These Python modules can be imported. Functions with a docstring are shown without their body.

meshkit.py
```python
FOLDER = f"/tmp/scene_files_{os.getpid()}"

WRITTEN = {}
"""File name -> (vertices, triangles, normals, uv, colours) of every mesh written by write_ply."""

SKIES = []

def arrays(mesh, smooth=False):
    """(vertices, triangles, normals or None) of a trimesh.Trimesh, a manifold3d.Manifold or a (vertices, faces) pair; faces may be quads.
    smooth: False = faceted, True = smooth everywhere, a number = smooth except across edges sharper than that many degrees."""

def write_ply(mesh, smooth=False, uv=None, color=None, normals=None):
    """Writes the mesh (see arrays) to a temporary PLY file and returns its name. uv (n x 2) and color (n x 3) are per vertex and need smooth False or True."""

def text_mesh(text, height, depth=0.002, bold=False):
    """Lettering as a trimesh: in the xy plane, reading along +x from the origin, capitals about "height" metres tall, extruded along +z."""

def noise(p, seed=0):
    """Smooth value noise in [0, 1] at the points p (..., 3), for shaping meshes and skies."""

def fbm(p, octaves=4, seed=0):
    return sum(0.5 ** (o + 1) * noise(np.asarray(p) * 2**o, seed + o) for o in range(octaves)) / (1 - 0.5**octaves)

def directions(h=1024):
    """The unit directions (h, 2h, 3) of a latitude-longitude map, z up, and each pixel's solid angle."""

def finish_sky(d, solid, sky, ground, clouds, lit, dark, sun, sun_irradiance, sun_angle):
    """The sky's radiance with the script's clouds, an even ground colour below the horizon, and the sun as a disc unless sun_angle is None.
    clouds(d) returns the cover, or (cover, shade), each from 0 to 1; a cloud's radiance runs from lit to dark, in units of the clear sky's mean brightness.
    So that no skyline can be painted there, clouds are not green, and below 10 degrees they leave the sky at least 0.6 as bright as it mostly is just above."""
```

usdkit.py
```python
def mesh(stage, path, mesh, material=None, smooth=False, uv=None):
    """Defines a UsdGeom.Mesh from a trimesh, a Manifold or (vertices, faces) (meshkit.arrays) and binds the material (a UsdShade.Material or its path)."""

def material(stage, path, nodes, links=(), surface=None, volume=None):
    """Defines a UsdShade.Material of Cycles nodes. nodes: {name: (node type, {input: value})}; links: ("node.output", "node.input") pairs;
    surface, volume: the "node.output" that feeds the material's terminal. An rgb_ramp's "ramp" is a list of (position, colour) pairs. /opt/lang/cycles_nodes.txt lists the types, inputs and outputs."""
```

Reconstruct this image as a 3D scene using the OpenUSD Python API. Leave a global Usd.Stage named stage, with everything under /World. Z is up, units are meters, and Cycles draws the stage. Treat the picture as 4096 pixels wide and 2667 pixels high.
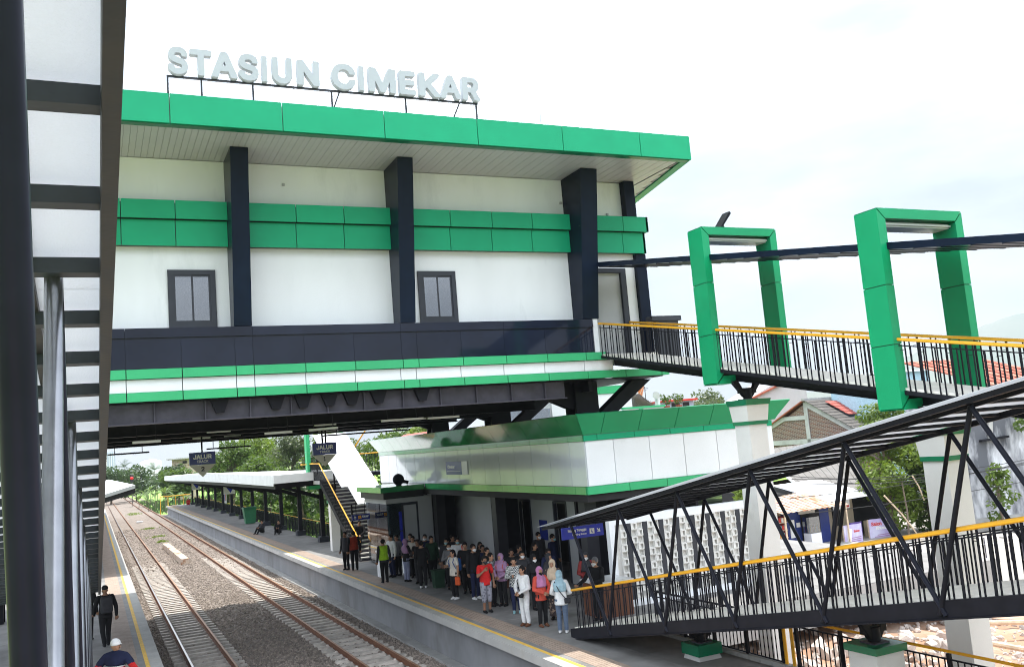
import math, random
import numpy as np
import trimesh, manifold3d, usdkit, meshkit
from pxr import Usd, UsdGeom, UsdLux, UsdShade, Gf, Sdf, Vt
from manifold3d import Manifold

stage = Usd.Stage.CreateInMemory()
UsdGeom.SetStageUpAxis(stage, UsdGeom.Tokens.z)
UsdGeom.SetStageMetersPerUnit(stage, 1.0)
stage.SetDefaultPrim(UsdGeom.Xform.Define(stage, '/World').GetPrim())
UsdGeom.Scope.Define(stage, '/World/Looks')
rng = np.random.default_rng(7)

# ---------------------------------------------------------------- camera, sky, sun, exposure
# z = 0 is the platform surface, +y runs along the tracks away from the camera
CAM = np.array([0.0, 0.0, 4.95])
yaw, pitch, roll = np.radians([25.27229622, 6.79957562, -4.72363079])
fw = np.array([math.sin(yaw) * math.cos(pitch), math.cos(yaw) * math.cos(pitch), math.sin(pitch)])
rt = np.array([math.cos(yaw), -math.sin(yaw), 0.0])
up = np.cross(rt, fw)
rt, up = math.cos(roll) * rt + math.sin(roll) * up, -math.sin(roll) * rt + math.cos(roll) * up
cam = UsdGeom.Camera.Define(stage, '/World/camera')
cam.AddTransformOp().Set(Gf.Matrix4d(*rt, 0, *up, 0, *(-fw), 0, *CAM, 1))
cam.CreateHorizontalApertureAttr(36.0)
cam.CreateVerticalApertureAttr(36.0 * 666 / 1024)
cam.CreateFocalLengthAttr(36.0 * 3613.26 / 4096)
cam.CreateClippingRangeAttr(Gf.Vec2f(0.05, 20000))
cam.CreateExposureAttr(0.55)

SUN = np.array([0.12, 0.165, 1.0]); SUN /= np.linalg.norm(SUN)
sun_el, sun_rot = math.asin(SUN[2]), math.atan2(SUN[0], SUN[1])
sun = UsdLux.DistantLight.Define(stage, '/World/sun')
sun.CreateIntensityAttr(1.25); sun.CreateAngleAttr(0.5)
sun.CreateColorAttr(Gf.Vec3f(1.0, 0.95, 0.87))
sun.GetPrim().CreateAttribute('inputs:normalize', Sdf.ValueTypeNames.Bool).Set(True)
zx = np.cross([0, 1, 0], SUN); zx /= np.linalg.norm(zx); zy = np.cross(SUN, zx)
sun.AddTransformOp().Set(Gf.Matrix4d(*zx, 0, *zy, 0, *SUN, 0, 0, 0, 60, 1))

sky = UsdLux.DomeLight.Define(stage, '/World/sky')
sky.GetPrim().SetCustomDataByKey('kind', 'structure')
skym = usdkit.material(stage, '/World/Looks/sky', {
    'tc': ('texture_coordinate', {}),
    'sep': ('separate_xyz', {}),
    'st': ('sky_texture', {'sky_type': 'single_scattering', 'sun_disc': False, 'sun_elevation': sun_el, 'sun_rotation': sun_rot, 'aerosol_density': 2.0}),
    'mp': ('mapping', {'scale': (1.0, 1.0, 2.6)}),
    'n': ('noise_texture', {'scale': 2.3, 'detail': 6.0, 'roughness': 0.55}),
    'cr': ('rgb_ramp', {'ramp': [(0.30, (0.62, 0.62, 0.62)), (0.62, (0.97, 0.97, 0.97))]}),
    'el': ('rgb_ramp', {'ramp': [(0.0, (6.6, 7.1, 7.6)), (0.05, (6.8, 7.3, 7.8)), (0.16, (8.6, 9.1, 9.7)), (0.4, (15.5, 16.6, 18.0)), (1.0, (25, 26, 27.4))]}),
    'mx': ('mix_color', {'use_clamp_result': False}), 'cs': ('rgb_ramp', {'ramp': [(0.36, (0.56, 0.59, 0.635)), (0.62, (1, 1, 1))]}), 'mu': ('mix_color', {'blend_type': 'multiply', 'fac': 1.0, 'use_clamp_result': False}),
    'mp2': ('mapping', {'scale': (1.3, 1.3, 4.0)}), 'n2': ('noise_texture', {'scale': 2.2, 'detail': 7.0, 'roughness': 0.5}),
    'bg': ('background_shader', {'strength': 0.1})},
    [('tc.generated', 'mp.vector'), ('mp.vector', 'n.vector'), ('n.fac', 'cr.fac'), ('tc.generated', 'sep.vector'), ('sep.z', 'el.fac'),
     ('cr.color', 'mx.fac'), ('st.color', 'mx.a'), ('el.color', 'mu.a'), ('tc.generated', 'mp2.vector'), ('mp2.vector', 'n2.vector'), ('n2.fac', 'cs.fac'), ('cs.color', 'mu.b'), ('mu.result', 'mx.b'), ('mx.result', 'bg.color')], surface='bg.background')
UsdShade.MaterialBindingAPI.Apply(sky.GetPrim()).Bind(skym)

# ---------------------------------------------------------------- small helpers
used = {}
def numbered(parent, name):
    k = used.get((parent, name), 0); used[(parent, name)] = k + 1
    return f'{parent}/{name}' if k == 0 else f'{parent}/{name}_{k:03d}'

def tag(prim, label=None, cat=None, group=None, kind=None):
    for k, v in (('label', label), ('category', cat), ('group', group), ('kind', kind)):
        if v: prim.SetCustomDataByKey(k, v)
    return prim

class T:
    """a thing (Xform at its base); its children are its parts, built in world coordinates"""
    def __init__(s, name, label, cat, loc=(0, 0, 0), group=None, parent='/World'):
        s.path = numbered(parent, name); s.loc = np.array(loc, float)
        x = UsdGeom.Xform.Define(stage, s.path); x.AddTranslateOp().Set(Gf.Vec3d(*map(float, loc)))
        s.prim = tag(x.GetPrim(), label, cat, group)

class MB:
    def __init__(s): s.v, s.f, s.n = [], [], 0
    def add(s, v, f):
        v = np.asarray(v, float); f = np.asarray(f, int)
        if f.shape[1] == 4: f = np.vstack([f[:, [0, 1, 2]], f[:, [0, 2, 3]]])
        s.v.append(v); s.f.append(f + s.n); s.n += len(v); return s
    def mesh(s, m): return s.add(m.vertices, m.faces)
    def box(s, a, b):
        (x0, y0, z0), (x1, y1, z1) = np.minimum(a, b), np.maximum(a, b)
        v = [(x0, y0, z0), (x1, y0, z0), (x1, y1, z0), (x0, y1, z0), (x0, y0, z1), (x1, y0, z1), (x1, y1, z1), (x0, y1, z1)]
        return s.add(v, [(0, 3, 2, 1), (4, 5, 6, 7), (0, 1, 5, 4), (1, 2, 6, 5), (2, 3, 7, 6), (3, 0, 4, 7)])
    def hexa(s, v):
        """8 corners: four of one end ring, four of the other"""
        v = np.asarray(v, float); f = np.array([(0, 3, 2, 1), (4, 5, 6, 7), (0, 1, 5, 4), (1, 2, 6, 5), (2, 3, 7, 6), (3, 0, 4, 7)])
        c = v.mean(0); q = v[f[2]]
        nn = np.cross(q[1] - q[0], q[2] - q[0])
        if nn @ (q.mean(0) - c) < 0: f = f[:, ::-1]
        return s.add(v, f)
    def bar(s, a, b, w, h, upv=(0, 0, 1)):
        """rectangular bar from a to b, w across, h along upv"""
        a, b = np.asarray(a, float), np.asarray(b, float); d = b - a; d /= np.linalg.norm(d)
        upv = np.asarray(upv, float)
        x = np.cross(d, upv)
        if np.linalg.norm(x) < 1e-6: x = np.cross(d, (0, 1, 0))
        x /= np.linalg.norm(x); z = np.cross(x, d)
        k = [-x * w / 2 - z * h / 2, x * w / 2 - z * h / 2, x * w / 2 + z * h / 2, -x * w / 2 + z * h / 2]
        return s.hexa([a + i for i in k] + [b + i for i in k])
    def tube(s, pts, r, n=10, cap=True):
        pts = [np.asarray(p, float) for p in pts]; rs = r if np.ndim(r) else [r] * len(pts)
        rings, prev = [], None
        for i, p in enumerate(pts):
            d = pts[min(i + 1, len(pts) - 1)] - pts[max(i - 1, 0)]; d = d / np.linalg.norm(d)
            x = np.cross(d, (0, 0, 1)) if prev is None else prev - d * (prev @ d)
            if np.linalg.norm(x) < 1e-4: x = np.cross(d, (0, 1, 0))
            x /= np.linalg.norm(x); prev = x; y = np.cross(d, x)
            t = np.arange(n) * 2 * np.pi / n
            rings.append(p + rs[i] * (np.cos(t)[:, None] * x + np.sin(t)[:, None] * y))
        v = np.vstack(rings); f = []
        for i in range(len(pts) - 1):
            for j in range(n):
                f.append((i * n + j, i * n + (j + 1) % n, (i + 1) * n + (j + 1) % n, (i + 1) * n + j))
        if cap:
            c0, c1 = len(v), len(v) + 1; v = np.vstack([v, pts[0], pts[-1]]); L = (len(pts) - 1) * n
            for j in range(n):
                f.append((c0, (j + 1) % n, j, j)); f.append((c1, L + j, L + (j + 1) % n, L + (j + 1) % n))
        f = np.array(f); tri = np.vstack([f[:, [0, 1, 2]], f[:, [0, 2, 3]]])
        tri = tri[(tri[:, 0] != tri[:, 1]) & (tri[:, 1] != tri[:, 2]) & (tri[:, 0] != tri[:, 2])]
        return s.add(v, tri)
    def quad(s, a, b, c, d): return s.add([a, b, c, d], [(0, 1, 2, 3)])
    def prism(s, poly, axis, a0, a1):
        """convex polygon (2d points) extruded along axis from a0 to a1; the 2d points fill the other axes in order"""
        o = [i for i in range(3) if i != axis]; n = len(poly); v = np.zeros((2 * n, 3))
        for k, a in ((0, a0), (n, a1)):
            v[k:k + n, o] = poly; v[k:k + n, axis] = a
        f = [(0, i + 1, i) for i in range(1, n - 1)] + [(n, n + i, n + i + 1) for i in range(1, n - 1)]
        for i in range(n):
            j = (i + 1) % n; f += [(i, j, n + j), (i, n + j, n + i)]
        m = trimesh.Trimesh(v, f, process=False)
        if m.volume < 0: f = np.array(f)[:, ::-1]
        return s.add(v, f)
    def build(s, name, mat, parent=None, smooth=False, label=None, cat=None, group=None, kind=None):
        v, f = np.vstack(s.v), np.vstack(s.f)
        if isinstance(parent, T): pp, loc = parent.path, parent.loc
        elif parent is None: pp, loc = '/World', np.zeros(3)
        else: pp, loc = parent.path, parent.loc
        path = numbered(pp, name)
        m = usdkit.mesh(stage, path, (v - loc, f), M[mat], smooth=smooth)
        tag(m.GetPrim(), label, cat, group, kind)
        r = Part(); r.path, r.loc, r.prim = path, loc, m.GetPrim()
        return r
class Part: pass

def panels(th, name, mat, x0, x1, joints, z0, z1, yf, t=0.03, gap=0.02, face='y'):
    """a row of separate cladding panels; face y: looking to -y at y=yf, face x: looking to -x at x=yf"""
    xs = [x0] + [j for j in joints if x0 + .05 < j < x1 - .05] + [x1]
    for a, b in zip(xs[:-1], xs[1:]):
        m = MB()
        if face == 'y': m.box((a + gap / 2, yf, z0), (b - gap / 2, yf + t, z1))
        else: m.box((yf, a + gap / 2, z0), (yf + t, b - gap / 2, z1))
        m.build(name, mat, th)

# ---------------------------------------------------------------- materials
M = {}
def mat(name, col, rough=0.5, var=0.12, scale=3.0, bump=0.0, bscale=40.0, metallic=0.0, spec=0.5, col2=None, coat=0.0, detail=4.0, dirt=None, rand=0.0, stretch=None):
    nodes = {'tc': ('geometry', {}), 'n': ('noise_texture', {'scale': scale, 'detail': detail, 'roughness': 0.6}),
             'p': ('principled_bsdf', {'roughness': rough, 'metallic': metallic, 'specular_ior_level': spec, 'coat_weight': coat, 'coat_roughness': 0.08})}
    c = np.array(col, float); c2 = np.array(col2, float) if col2 is not None else c * (1 - var)
    c1 = c if col2 is not None else np.minimum(c * (1 + var * .6), .95)
    nodes['r'] = ('rgb_ramp', {'ramp': [(0.32, tuple(c2)), (0.68, tuple(c1))]})
    links = [('n.fac', 'r.fac')]
    src = 'tc.position'
    if stretch:
        nodes['mp'] = ('mapping', {'scale': stretch}); links.append((src, 'mp.vector')); src = 'mp.vector'
    links.append((src, 'n.vector'))
    out = 'r.color'
    if dirt:
        nodes['n2'] = ('noise_texture', {'scale': dirt[1], 'detail': 5.0, 'roughness': 0.65})
        nodes['r2'] = ('rgb_ramp', {'ramp': [(dirt[2], (0, 0, 0)), (dirt[3], (1, 1, 1))]})
        nodes['mx'] = ('mix_color', {'b': dirt[0]})
        links += [(src, 'n2.vector'), ('n2.fac', 'r2.fac'), ('r2.color', 'mx.fac'), (out, 'mx.a')]; out = 'mx.result'
    if rand:
        nodes['oi'] = ('object_info', {}); nodes['mr'] = ('map_range', {'to_min': 1 - rand, 'to_max': 1 + rand}); nodes['hv'] = ('hsv', {})
        links += [('oi.random', 'mr.value'), ('mr.result', 'hv.value'), (out, 'hv.color')]; out = 'hv.color'
    links.append((out, 'p.base_color'))
    if bump:
        nodes['nb'] = ('noise_texture', {'scale': bscale, 'detail': 4.0}); nodes['b'] = ('bump', {'strength': bump, 'distance': 0.02})
        links += [('tc.position', 'nb.vector'), ('nb.fac', 'b.height'), ('b.normal', 'p.normal')]
    M[name] = usdkit.material(stage, '/World/Looks/' + name, nodes, links, surface='p.BSDF')
    return M[name]

mat('green_panel', (0.006, 0.32, 0.155), 0.45, 0.06, 1.2, spec=0.25, bump=0.03, bscale=2, rand=0.05)
mat('green_leaf_panel', (0.040, 0.38, 0.155), 0.42, 0.06, 1.2, spec=0.3, bump=0.03, bscale=2, rand=0.06)
mat('green_arch', (0.004, 0.27, 0.108), 0.34, 0.08, 1.0, spec=0.35, bump=0.03, bscale=2)
mat('green_dark', (0.004, 0.15, 0.07), 0.25, 0.1, 1.0)
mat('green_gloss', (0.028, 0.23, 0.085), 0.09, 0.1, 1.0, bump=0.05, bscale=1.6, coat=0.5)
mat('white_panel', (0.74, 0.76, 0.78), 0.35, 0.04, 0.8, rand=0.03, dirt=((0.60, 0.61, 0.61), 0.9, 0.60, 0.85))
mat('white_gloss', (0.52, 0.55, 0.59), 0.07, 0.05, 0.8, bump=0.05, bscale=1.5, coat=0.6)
mat('white_wall', (0.77, 0.79, 0.81), 0.7, 0.05, 0.7, bump=0.06, bscale=60, dirt=((0.60, 0.62, 0.64), 1.1, 0.56, 0.85), stretch=(1, 1, .3))
mat('cream_wall', (0.70, 0.69, 0.66), 0.7, 0.05, 0.9, bump=0.06, bscale=50, dirt=((0.55, 0.53, 0.49), 1.3, 0.6, 0.85))
mat('grey_wall', (0.42, 0.43, 0.44), 0.75, 0.08, 0.9, bump=0.06, bscale=50)
mat('soffit', (0.47, 0.48, 0.49), 0.32, 0.05, 1.2)
mat('navy_panel', (0.008, 0.011, 0.021), 0.07, 0.25, 0.9, spec=0.36, bump=0.03, bscale=1.2, rand=0.2)
mat('navy_column', (0.005, 0.010, 0.023), 0.3, 0.25, 0.9, spec=0.14)
mat('navy_frame', (0.018, 0.021, 0.032), 0.45, 0.2, 2)
mat('black_steel', (0.009, 0.009, 0.013), 0.5, 0.3, 3.0, bump=0.03, bscale=30, spec=0.16)
mat('steel_grey', (0.075, 0.070, 0.092), 0.5, 0.3, 2.5, spec=0.3, bump=0.06, bscale=20)
mat('strut_paint', (0.011, 0.012, 0.021), 0.3, 0.3, 3.0, spec=0.16, bump=0.02, bscale=30)
mat('strut_grey', (0.30, 0.31, 0.34), 0.26, 0.2, 5.0, metallic=0.85, bump=0.02, bscale=30)
mat('purlin_grey', (0.036, 0.044, 0.060), 0.5, 0.2, 6.0, bump=0.04, bscale=40)
mat('beam_rust', (0.028, 0.032, 0.042), 0.5, 0.3, 4.0, spec=0.3, col2=(0.045, 0.044, 0.046), bump=0.05, bscale=40)
mat('yellow_paint', (0.86, 0.42, 0.015), 0.38, 0.08, 3.0)
mat('line_yellow', (0.80, 0.50, 0.08), 0.7, 0.2, 8.0, dirt=((0.5, 0.42, 0.3), 3.0, 0.6, 0.8))
mat('concrete', (0.36, 0.36, 0.35), 0.85, 0.18, 1.6, bump=0.1, bscale=50, dirt=((0.22, 0.215, 0.205), 0.5, 0.52, 0.75))
mat('concrete_light', (0.42, 0.415, 0.395), 0.8, 0.15, 1.6, bump=0.1, bscale=50, dirt=((0.33, 0.31, 0.27), 0.8, 0.55, 0.8))
mat('concrete_wall', (0.22, 0.225, 0.235), 0.85, 0.2, 1.2, bump=0.12, bscale=30, dirt=((0.14, 0.135, 0.13), 0.55, 0.52, 0.7), stretch=(1, .6, .35))
mat('deck_cream', (0.82, 0.79, 0.71), 0.75, 0.1, 2.0, bump=0.06, bscale=60)
mat('platform_top', (0.235, 0.23, 0.225), 0.7, 0.22, 1.3, bump=0.06, bscale=60, dirt=((0.15, 0.145, 0.14), 0.7, 0.5, 0.75))
mat('tactile', (0.33, 0.255, 0.205), 0.75, 0.2, 3.0, bump=0.05, bscale=60, dirt=((0.36, 0.29, 0.23), 1.2, 0.5, 0.75))
mat('patch_pale', (0.70, 0.67, 0.60), 0.7, 0.08, 2.0)
mat('sheet_white', (0.66, 0.67, 0.68), 0.35, 0.06, 1.0, dirt=((0.5, 0.5, 0.49), 1.5, 0.55, 0.8))
mat('letter_white', (0.40, 0.43, 0.455), 0.4, 0.05, 1.0)
mat('fixture_white', (0.72, 0.72, 0.70), 0.4, 0.05, 2.0)
mat('sign_blue', (0.020, 0.035, 0.46), 0.35, 0.05, 2.0)
mat('sign_navy', (0.018, 0.03, 0.20), 0.3, 0.08, 2.0)
mat('sign_white', (0.78, 0.78, 0.77), 0.45, 0.04, 2.0)
mat('sign_cream', (0.55, 0.52, 0.46), 0.5, 0.06, 2.0)
mat('sign_black', (0.012, 0.012, 0.016), 0.5, 0.05, 2.0)
mat('sign_red', (0.55, 0.03, 0.02), 0.45, 0.05, 2.0)
mat('sign_orange', (0.9, 0.4, 0.02), 0.45, 0.05, 2.0)
mat('rail_rust', (0.17, 0.065, 0.028), 0.75, 0.3, 9.0, bump=0.06, bscale=60)
mat('rail_shine', (0.55, 0.50, 0.46), 0.22, 0.1, 9.0, metallic=0.9)
mat('rail_worn', (0.34, 0.19, 0.11), 0.5, 0.25, 9.0, metallic=0.4)
mat('sleeper', (0.53, 0.48, 0.43), 0.85, 0.25, 5.0, bump=0.1, bscale=40, rand=0.16)
mat('stone_block', (0.55, 0.45, 0.36), 0.85, 0.25, 4.0, bump=0.15, bscale=20, dirt=((0.30, 0.14, 0.07), 2.0, 0.5, 0.62))
mat('brown_wood', (0.13, 0.045, 0.02), 0.5, 0.25, 4.0, stretch=(6, 6, 1))
mat('counter_top', (0.70, 0.71, 0.72), 0.2, 0.06, 3.0)
mat('bin_green', (0.02, 0.13, 0.06), 0.45, 0.1, 3.0)
mat('terracotta', (0.30, 0.075, 0.04), 0.8, 0.3, 3.0, bump=0.1, bscale=20)
mat('terracotta_pale', (0.40, 0.17, 0.11), 0.8, 0.3, 3.0, bump=0.1, bscale=20)
mat('roof_red', (0.44, 0.10, 0.075), 0.65, 0.2, 5.0)
mat('roof_tile_grey', (0.10, 0.092, 0.085), 0.85, 0.35, 3.0, bump=0.1, bscale=20, rand=0.15, dirt=((0.2, 0.185, 0.165), 1.5, 0.6, 0.78))
mat('roof_metal_old', (0.16, 0.15, 0.14), 0.6, 0.2, 1.2, dirt=((0.10, 0.085, 0.07), 0.8, 0.5, 0.75))
mat('roof_metal_white', (0.74, 0.75, 0.80), 0.45, 0.05, 1.2)
mat('zinc_rust', (0.50, 0.40, 0.32), 0.6, 0.2, 2.0, dirt=((0.42, 0.17, 0.08), 1.8, 0.48, 0.62))
mat('shop_blue', (0.012, 0.028, 0.16), 0.5, 0.15, 2.0)
mat('shop_beige', (0.46, 0.38, 0.27), 0.75, 0.12, 1.0)
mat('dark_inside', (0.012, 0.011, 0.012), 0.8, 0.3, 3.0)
mat('banner_purple', (0.42, 0.34, 0.62), 0.5, 0.3, 1.6, col2=(0.60, 0.58, 0.75))
mat('banner_violet', (0.16, 0.10, 0.36), 0.5, 0.25, 1.6)
mat('old_wall', (0.50, 0.51, 0.54), 0.9, 0.45, 1.6, bump=0.15, bscale=6, stretch=(1, 1, .33), dirt=((0.10, 0.105, 0.12), 0.55, 0.43, 0.56), detail=8)
mat('street', (0.34, 0.32, 0.295), 0.85, 0.15, 0.6, bump=0.06, bscale=30, dirt=((0.25, 0.235, 0.215), 0.35, 0.5, 0.75))
mat('dirt', (0.36, 0.215, 0.14), 0.95, 0.3, 0.7, bump=0.5, bscale=7, dirt=((0.50, 0.40, 0.33), 0.45, 0.52, 0.72), detail=8)
mat('ballast', (0.265, 0.225, 0.195), 0.95, 0.3, 2.2, bump=0.8, bscale=22, col2=(0.135, 0.11, 0.092), detail=8, dirt=((0.20, 0.155, 0.12), 0.3, 0.58, 0.74))
mat('ballast_stone', (0.285, 0.24, 0.205), 0.9, 0.3, 14.0, rand=0.3)
mat('rock', (0.52, 0.46, 0.42), 0.9, 0.25, 3.0, bump=0.2, bscale=12, rand=0.12)
mat('ground_green', (0.10, 0.17, 0.035), 0.95, 0.3, 0.12, bump=0.4, bscale=2, col2=(0.17, 0.24, 0.05), detail=8, dirt=((0.19, 0.15, 0.09), 0.03, 0.52, 0.66))
mat('grass', (0.17, 0.33, 0.05), 0.9, 0.3, 0.5, col2=(0.26, 0.42, 0.09), bump=0.5, bscale=4, detail=8)
mat('hill', (0.08, 0.13, 0.07), 0.95, 0.3, 0.002, col2=(0.14, 0.16, 0.10), detail=8)
mat('trunk', (0.15, 0.115, 0.085), 0.9, 0.3, 4.0, bump=0.3, bscale=20)
mat('bamboo', (0.62, 0.48, 0.34), 0.6, 0.25, 5.0)
mat('wire', (0.012, 0.012, 0.012), 0.6, 0.1, 2.0)
mat('tower_far', (0.36, 0.42, 0.52), 0.8, 0.05, 0.05)
mat('skin', (0.36, 0.19, 0.115), 0.55, 0.06, 8.0)
mat('skin_dark', (0.22, 0.11, 0.065), 0.55, 0.06, 8.0)
mat('orange_ball', (0.50, 0.19, 0.06), 0.5, 0.2, 2.0)
mat('lamp_red', (0.8, 0.02, 0.02), 0.4, 0.0, 2.0)
for n, c in dict(black=(0.012, 0.012, 0.014), charcoal=(0.035, 0.035, 0.04), grey=(0.16, 0.16, 0.17), white=(0.72, 0.72, 0.72), red=(0.52, 0.02, 0.02), orange=(0.62, 0.10, 0.03),
                 lime=(0.36, 0.62, 0.03), lilac=(0.34, 0.20, 0.33), pink=(0.46, 0.19, 0.36), coral=(0.62, 0.09, 0.06), beige=(0.56, 0.44, 0.32), cream=(0.60, 0.56, 0.50), sky=(0.34, 0.50, 0.58),
                 denim=(0.10, 0.135, 0.20), lightdenim=(0.24, 0.26, 0.38), navy=(0.014, 0.018, 0.05), blue=(0.02, 0.08, 0.25), maroon=(0.20, 0.03, 0.03), brown=(0.14, 0.06, 0.035),
                 hair=(0.010, 0.008, 0.008), salmon=(0.5, 0.10, 0.08), darkgreen=(0.02, 0.05, 0.03), teal=(0.25, 0.45, 0.48), blackred=(0.25, 0.03, 0.015)).items():
    mat('cloth_' + n, c, 0.85, 0.16, 9.0, spec=0.2, bump=0.1, bscale=30)
def patterned(name, c1, c2, scale):
    M[name] = usdkit.material(stage, '/World/Looks/' + name, {'tc': ('geometry', {}), 'n': ('voronoi_texture', {'scale': scale}), 'r': ('rgb_ramp', {'ramp': [(0.25, c1), (0.45, c2)]}),
        'p': ('principled_bsdf', {'roughness': 0.85})}, [('tc.position', 'n.vector'), ('n.distance', 'r.fac'), ('r.color', 'p.base_color')], surface='p.BSDF')
patterned('cloth_floral', (0.36, 0.25, 0.19), (0.05, 0.035, 0.035), 14.0)
patterned('cloth_batik', (0.55, 0.56, 0.55), (0.07, 0.08, 0.09), 18.0)
patterned('cloth_camo', (0.10, 0.10, 0.13), (0.24, 0.24, 0.28), 12.0)
M['cloth_plaid'] = usdkit.material(stage, '/World/Looks/cloth_plaid', {'tc': ('geometry', {}), 'n': ('checker_texture', {'scale': 26.0, 'color1': (0.5, 0.5, 0.48), 'color2': (0.04, 0.05, 0.055)}),
    'p': ('principled_bsdf', {'roughness': 0.85})}, [('tc.position', 'n.vector'), ('n.color', 'p.base_color')], surface='p.BSDF')
M['brick_far'] = usdkit.material(stage, '/World/Looks/brick_far', {'tc': ('texture_coordinate', {}), 'sp': ('separate_xyz', {}), 'ad': ('math', {'math_type': 'add'}), 'cb': ('combine_xyz', {}), 'g': ('geometry', {}),
    'bt': ('brick_texture', {'color1': (0.15, 0.06, 0.035), 'color2': (0.07, 0.035, 0.028), 'mortar': (0.24, 0.21, 0.185), 'scale': 1.0, 'mortar_size': 0.018, 'brick_width': 0.30, 'row_height': 0.115}), 'p': ('principled_bsdf', {'roughness': 0.9})},
    [('g.position', 'sp.vector'), ('sp.x', 'ad.value1'), ('sp.y', 'ad.value2'), ('ad.value', 'cb.x'), ('sp.z', 'cb.y'), ('cb.vector', 'bt.vector'), ('bt.color', 'p.base_color')], surface='p.BSDF')
def glassy(name, tint, fac):
    M[name] = usdkit.material(stage, '/World/Looks/' + name, {'t': ('transparent_bsdf', {'color': tint}), 'g': ('glossy_bsdf', {'color': (0.9, 0.92, 0.95), 'roughness': 0.03}), 'f': ('fresnel', {'IOR': 1.5}),
        'm': ('math', {'math_type': 'add', 'value2': fac}), 'x': ('mix_closure', {})}, [('f.fac', 'm.value1'), ('m.value', 'x.fac'), ('t.BSDF', 'x.closure1'), ('g.BSDF', 'x.closure2')], surface='x.closure')
glassy('glass', (0.6, 0.66, 0.68), 0.08)
glassy('glass_dark', (0.30, 0.36, 0.42), 0.22)
def translucent(name, col, tcol, fac, rough=0.5, texture=0.0, rand=0.0):
    nodes = {'d': ('principled_bsdf', {'base_color': col, 'roughness': rough}), 't': ('translucent_bsdf', {'color': tcol}), 'x': ('mix_closure', {'fac': fac})}
    links = [('d.BSDF', 'x.closure1'), ('t.BSDF', 'x.closure2')]
    if texture:
        nodes |= {'g': ('geometry', {}), 'n': ('noise_texture', {'scale': 120.0, 'detail': 2.0}), 'b': ('bump', {'strength': texture, 'distance': 0.01})}
        links += [('g.position', 'n.vector'), ('n.fac', 'b.height'), ('b.normal', 'd.normal')]
    if rand:
        nodes |= {'g2': ('geometry', {}), 'r': ('rgb_ramp', {'ramp': [(0.0, tuple(np.array(col) * (1 - rand))), (0.6, col), (1.0, tuple(np.array(col) * (1 + rand) + np.array([.02, .02, 0]) * rand))]}),
                  'r2': ('rgb_ramp', {'ramp': [(0.0, tuple(np.array(tcol) * (1 - rand))), (1.0, tuple(np.array(tcol) * (1 + rand)))]})}
        links += [('g2.random_per_island', 'r.fac'), ('r.color', 'd.base_color'), ('g2.random_per_island', 'r2.fac'), ('r2.color', 't.color')]
    M[name] = usdkit.material(stage, '/World/Looks/' + name, nodes, links, surface='x.closure')
translucent('polycarb', (0.68, 0.70, 0.73), (0.69, 0.72, 0.76), 0.5, 0.4, 0.6)
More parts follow.
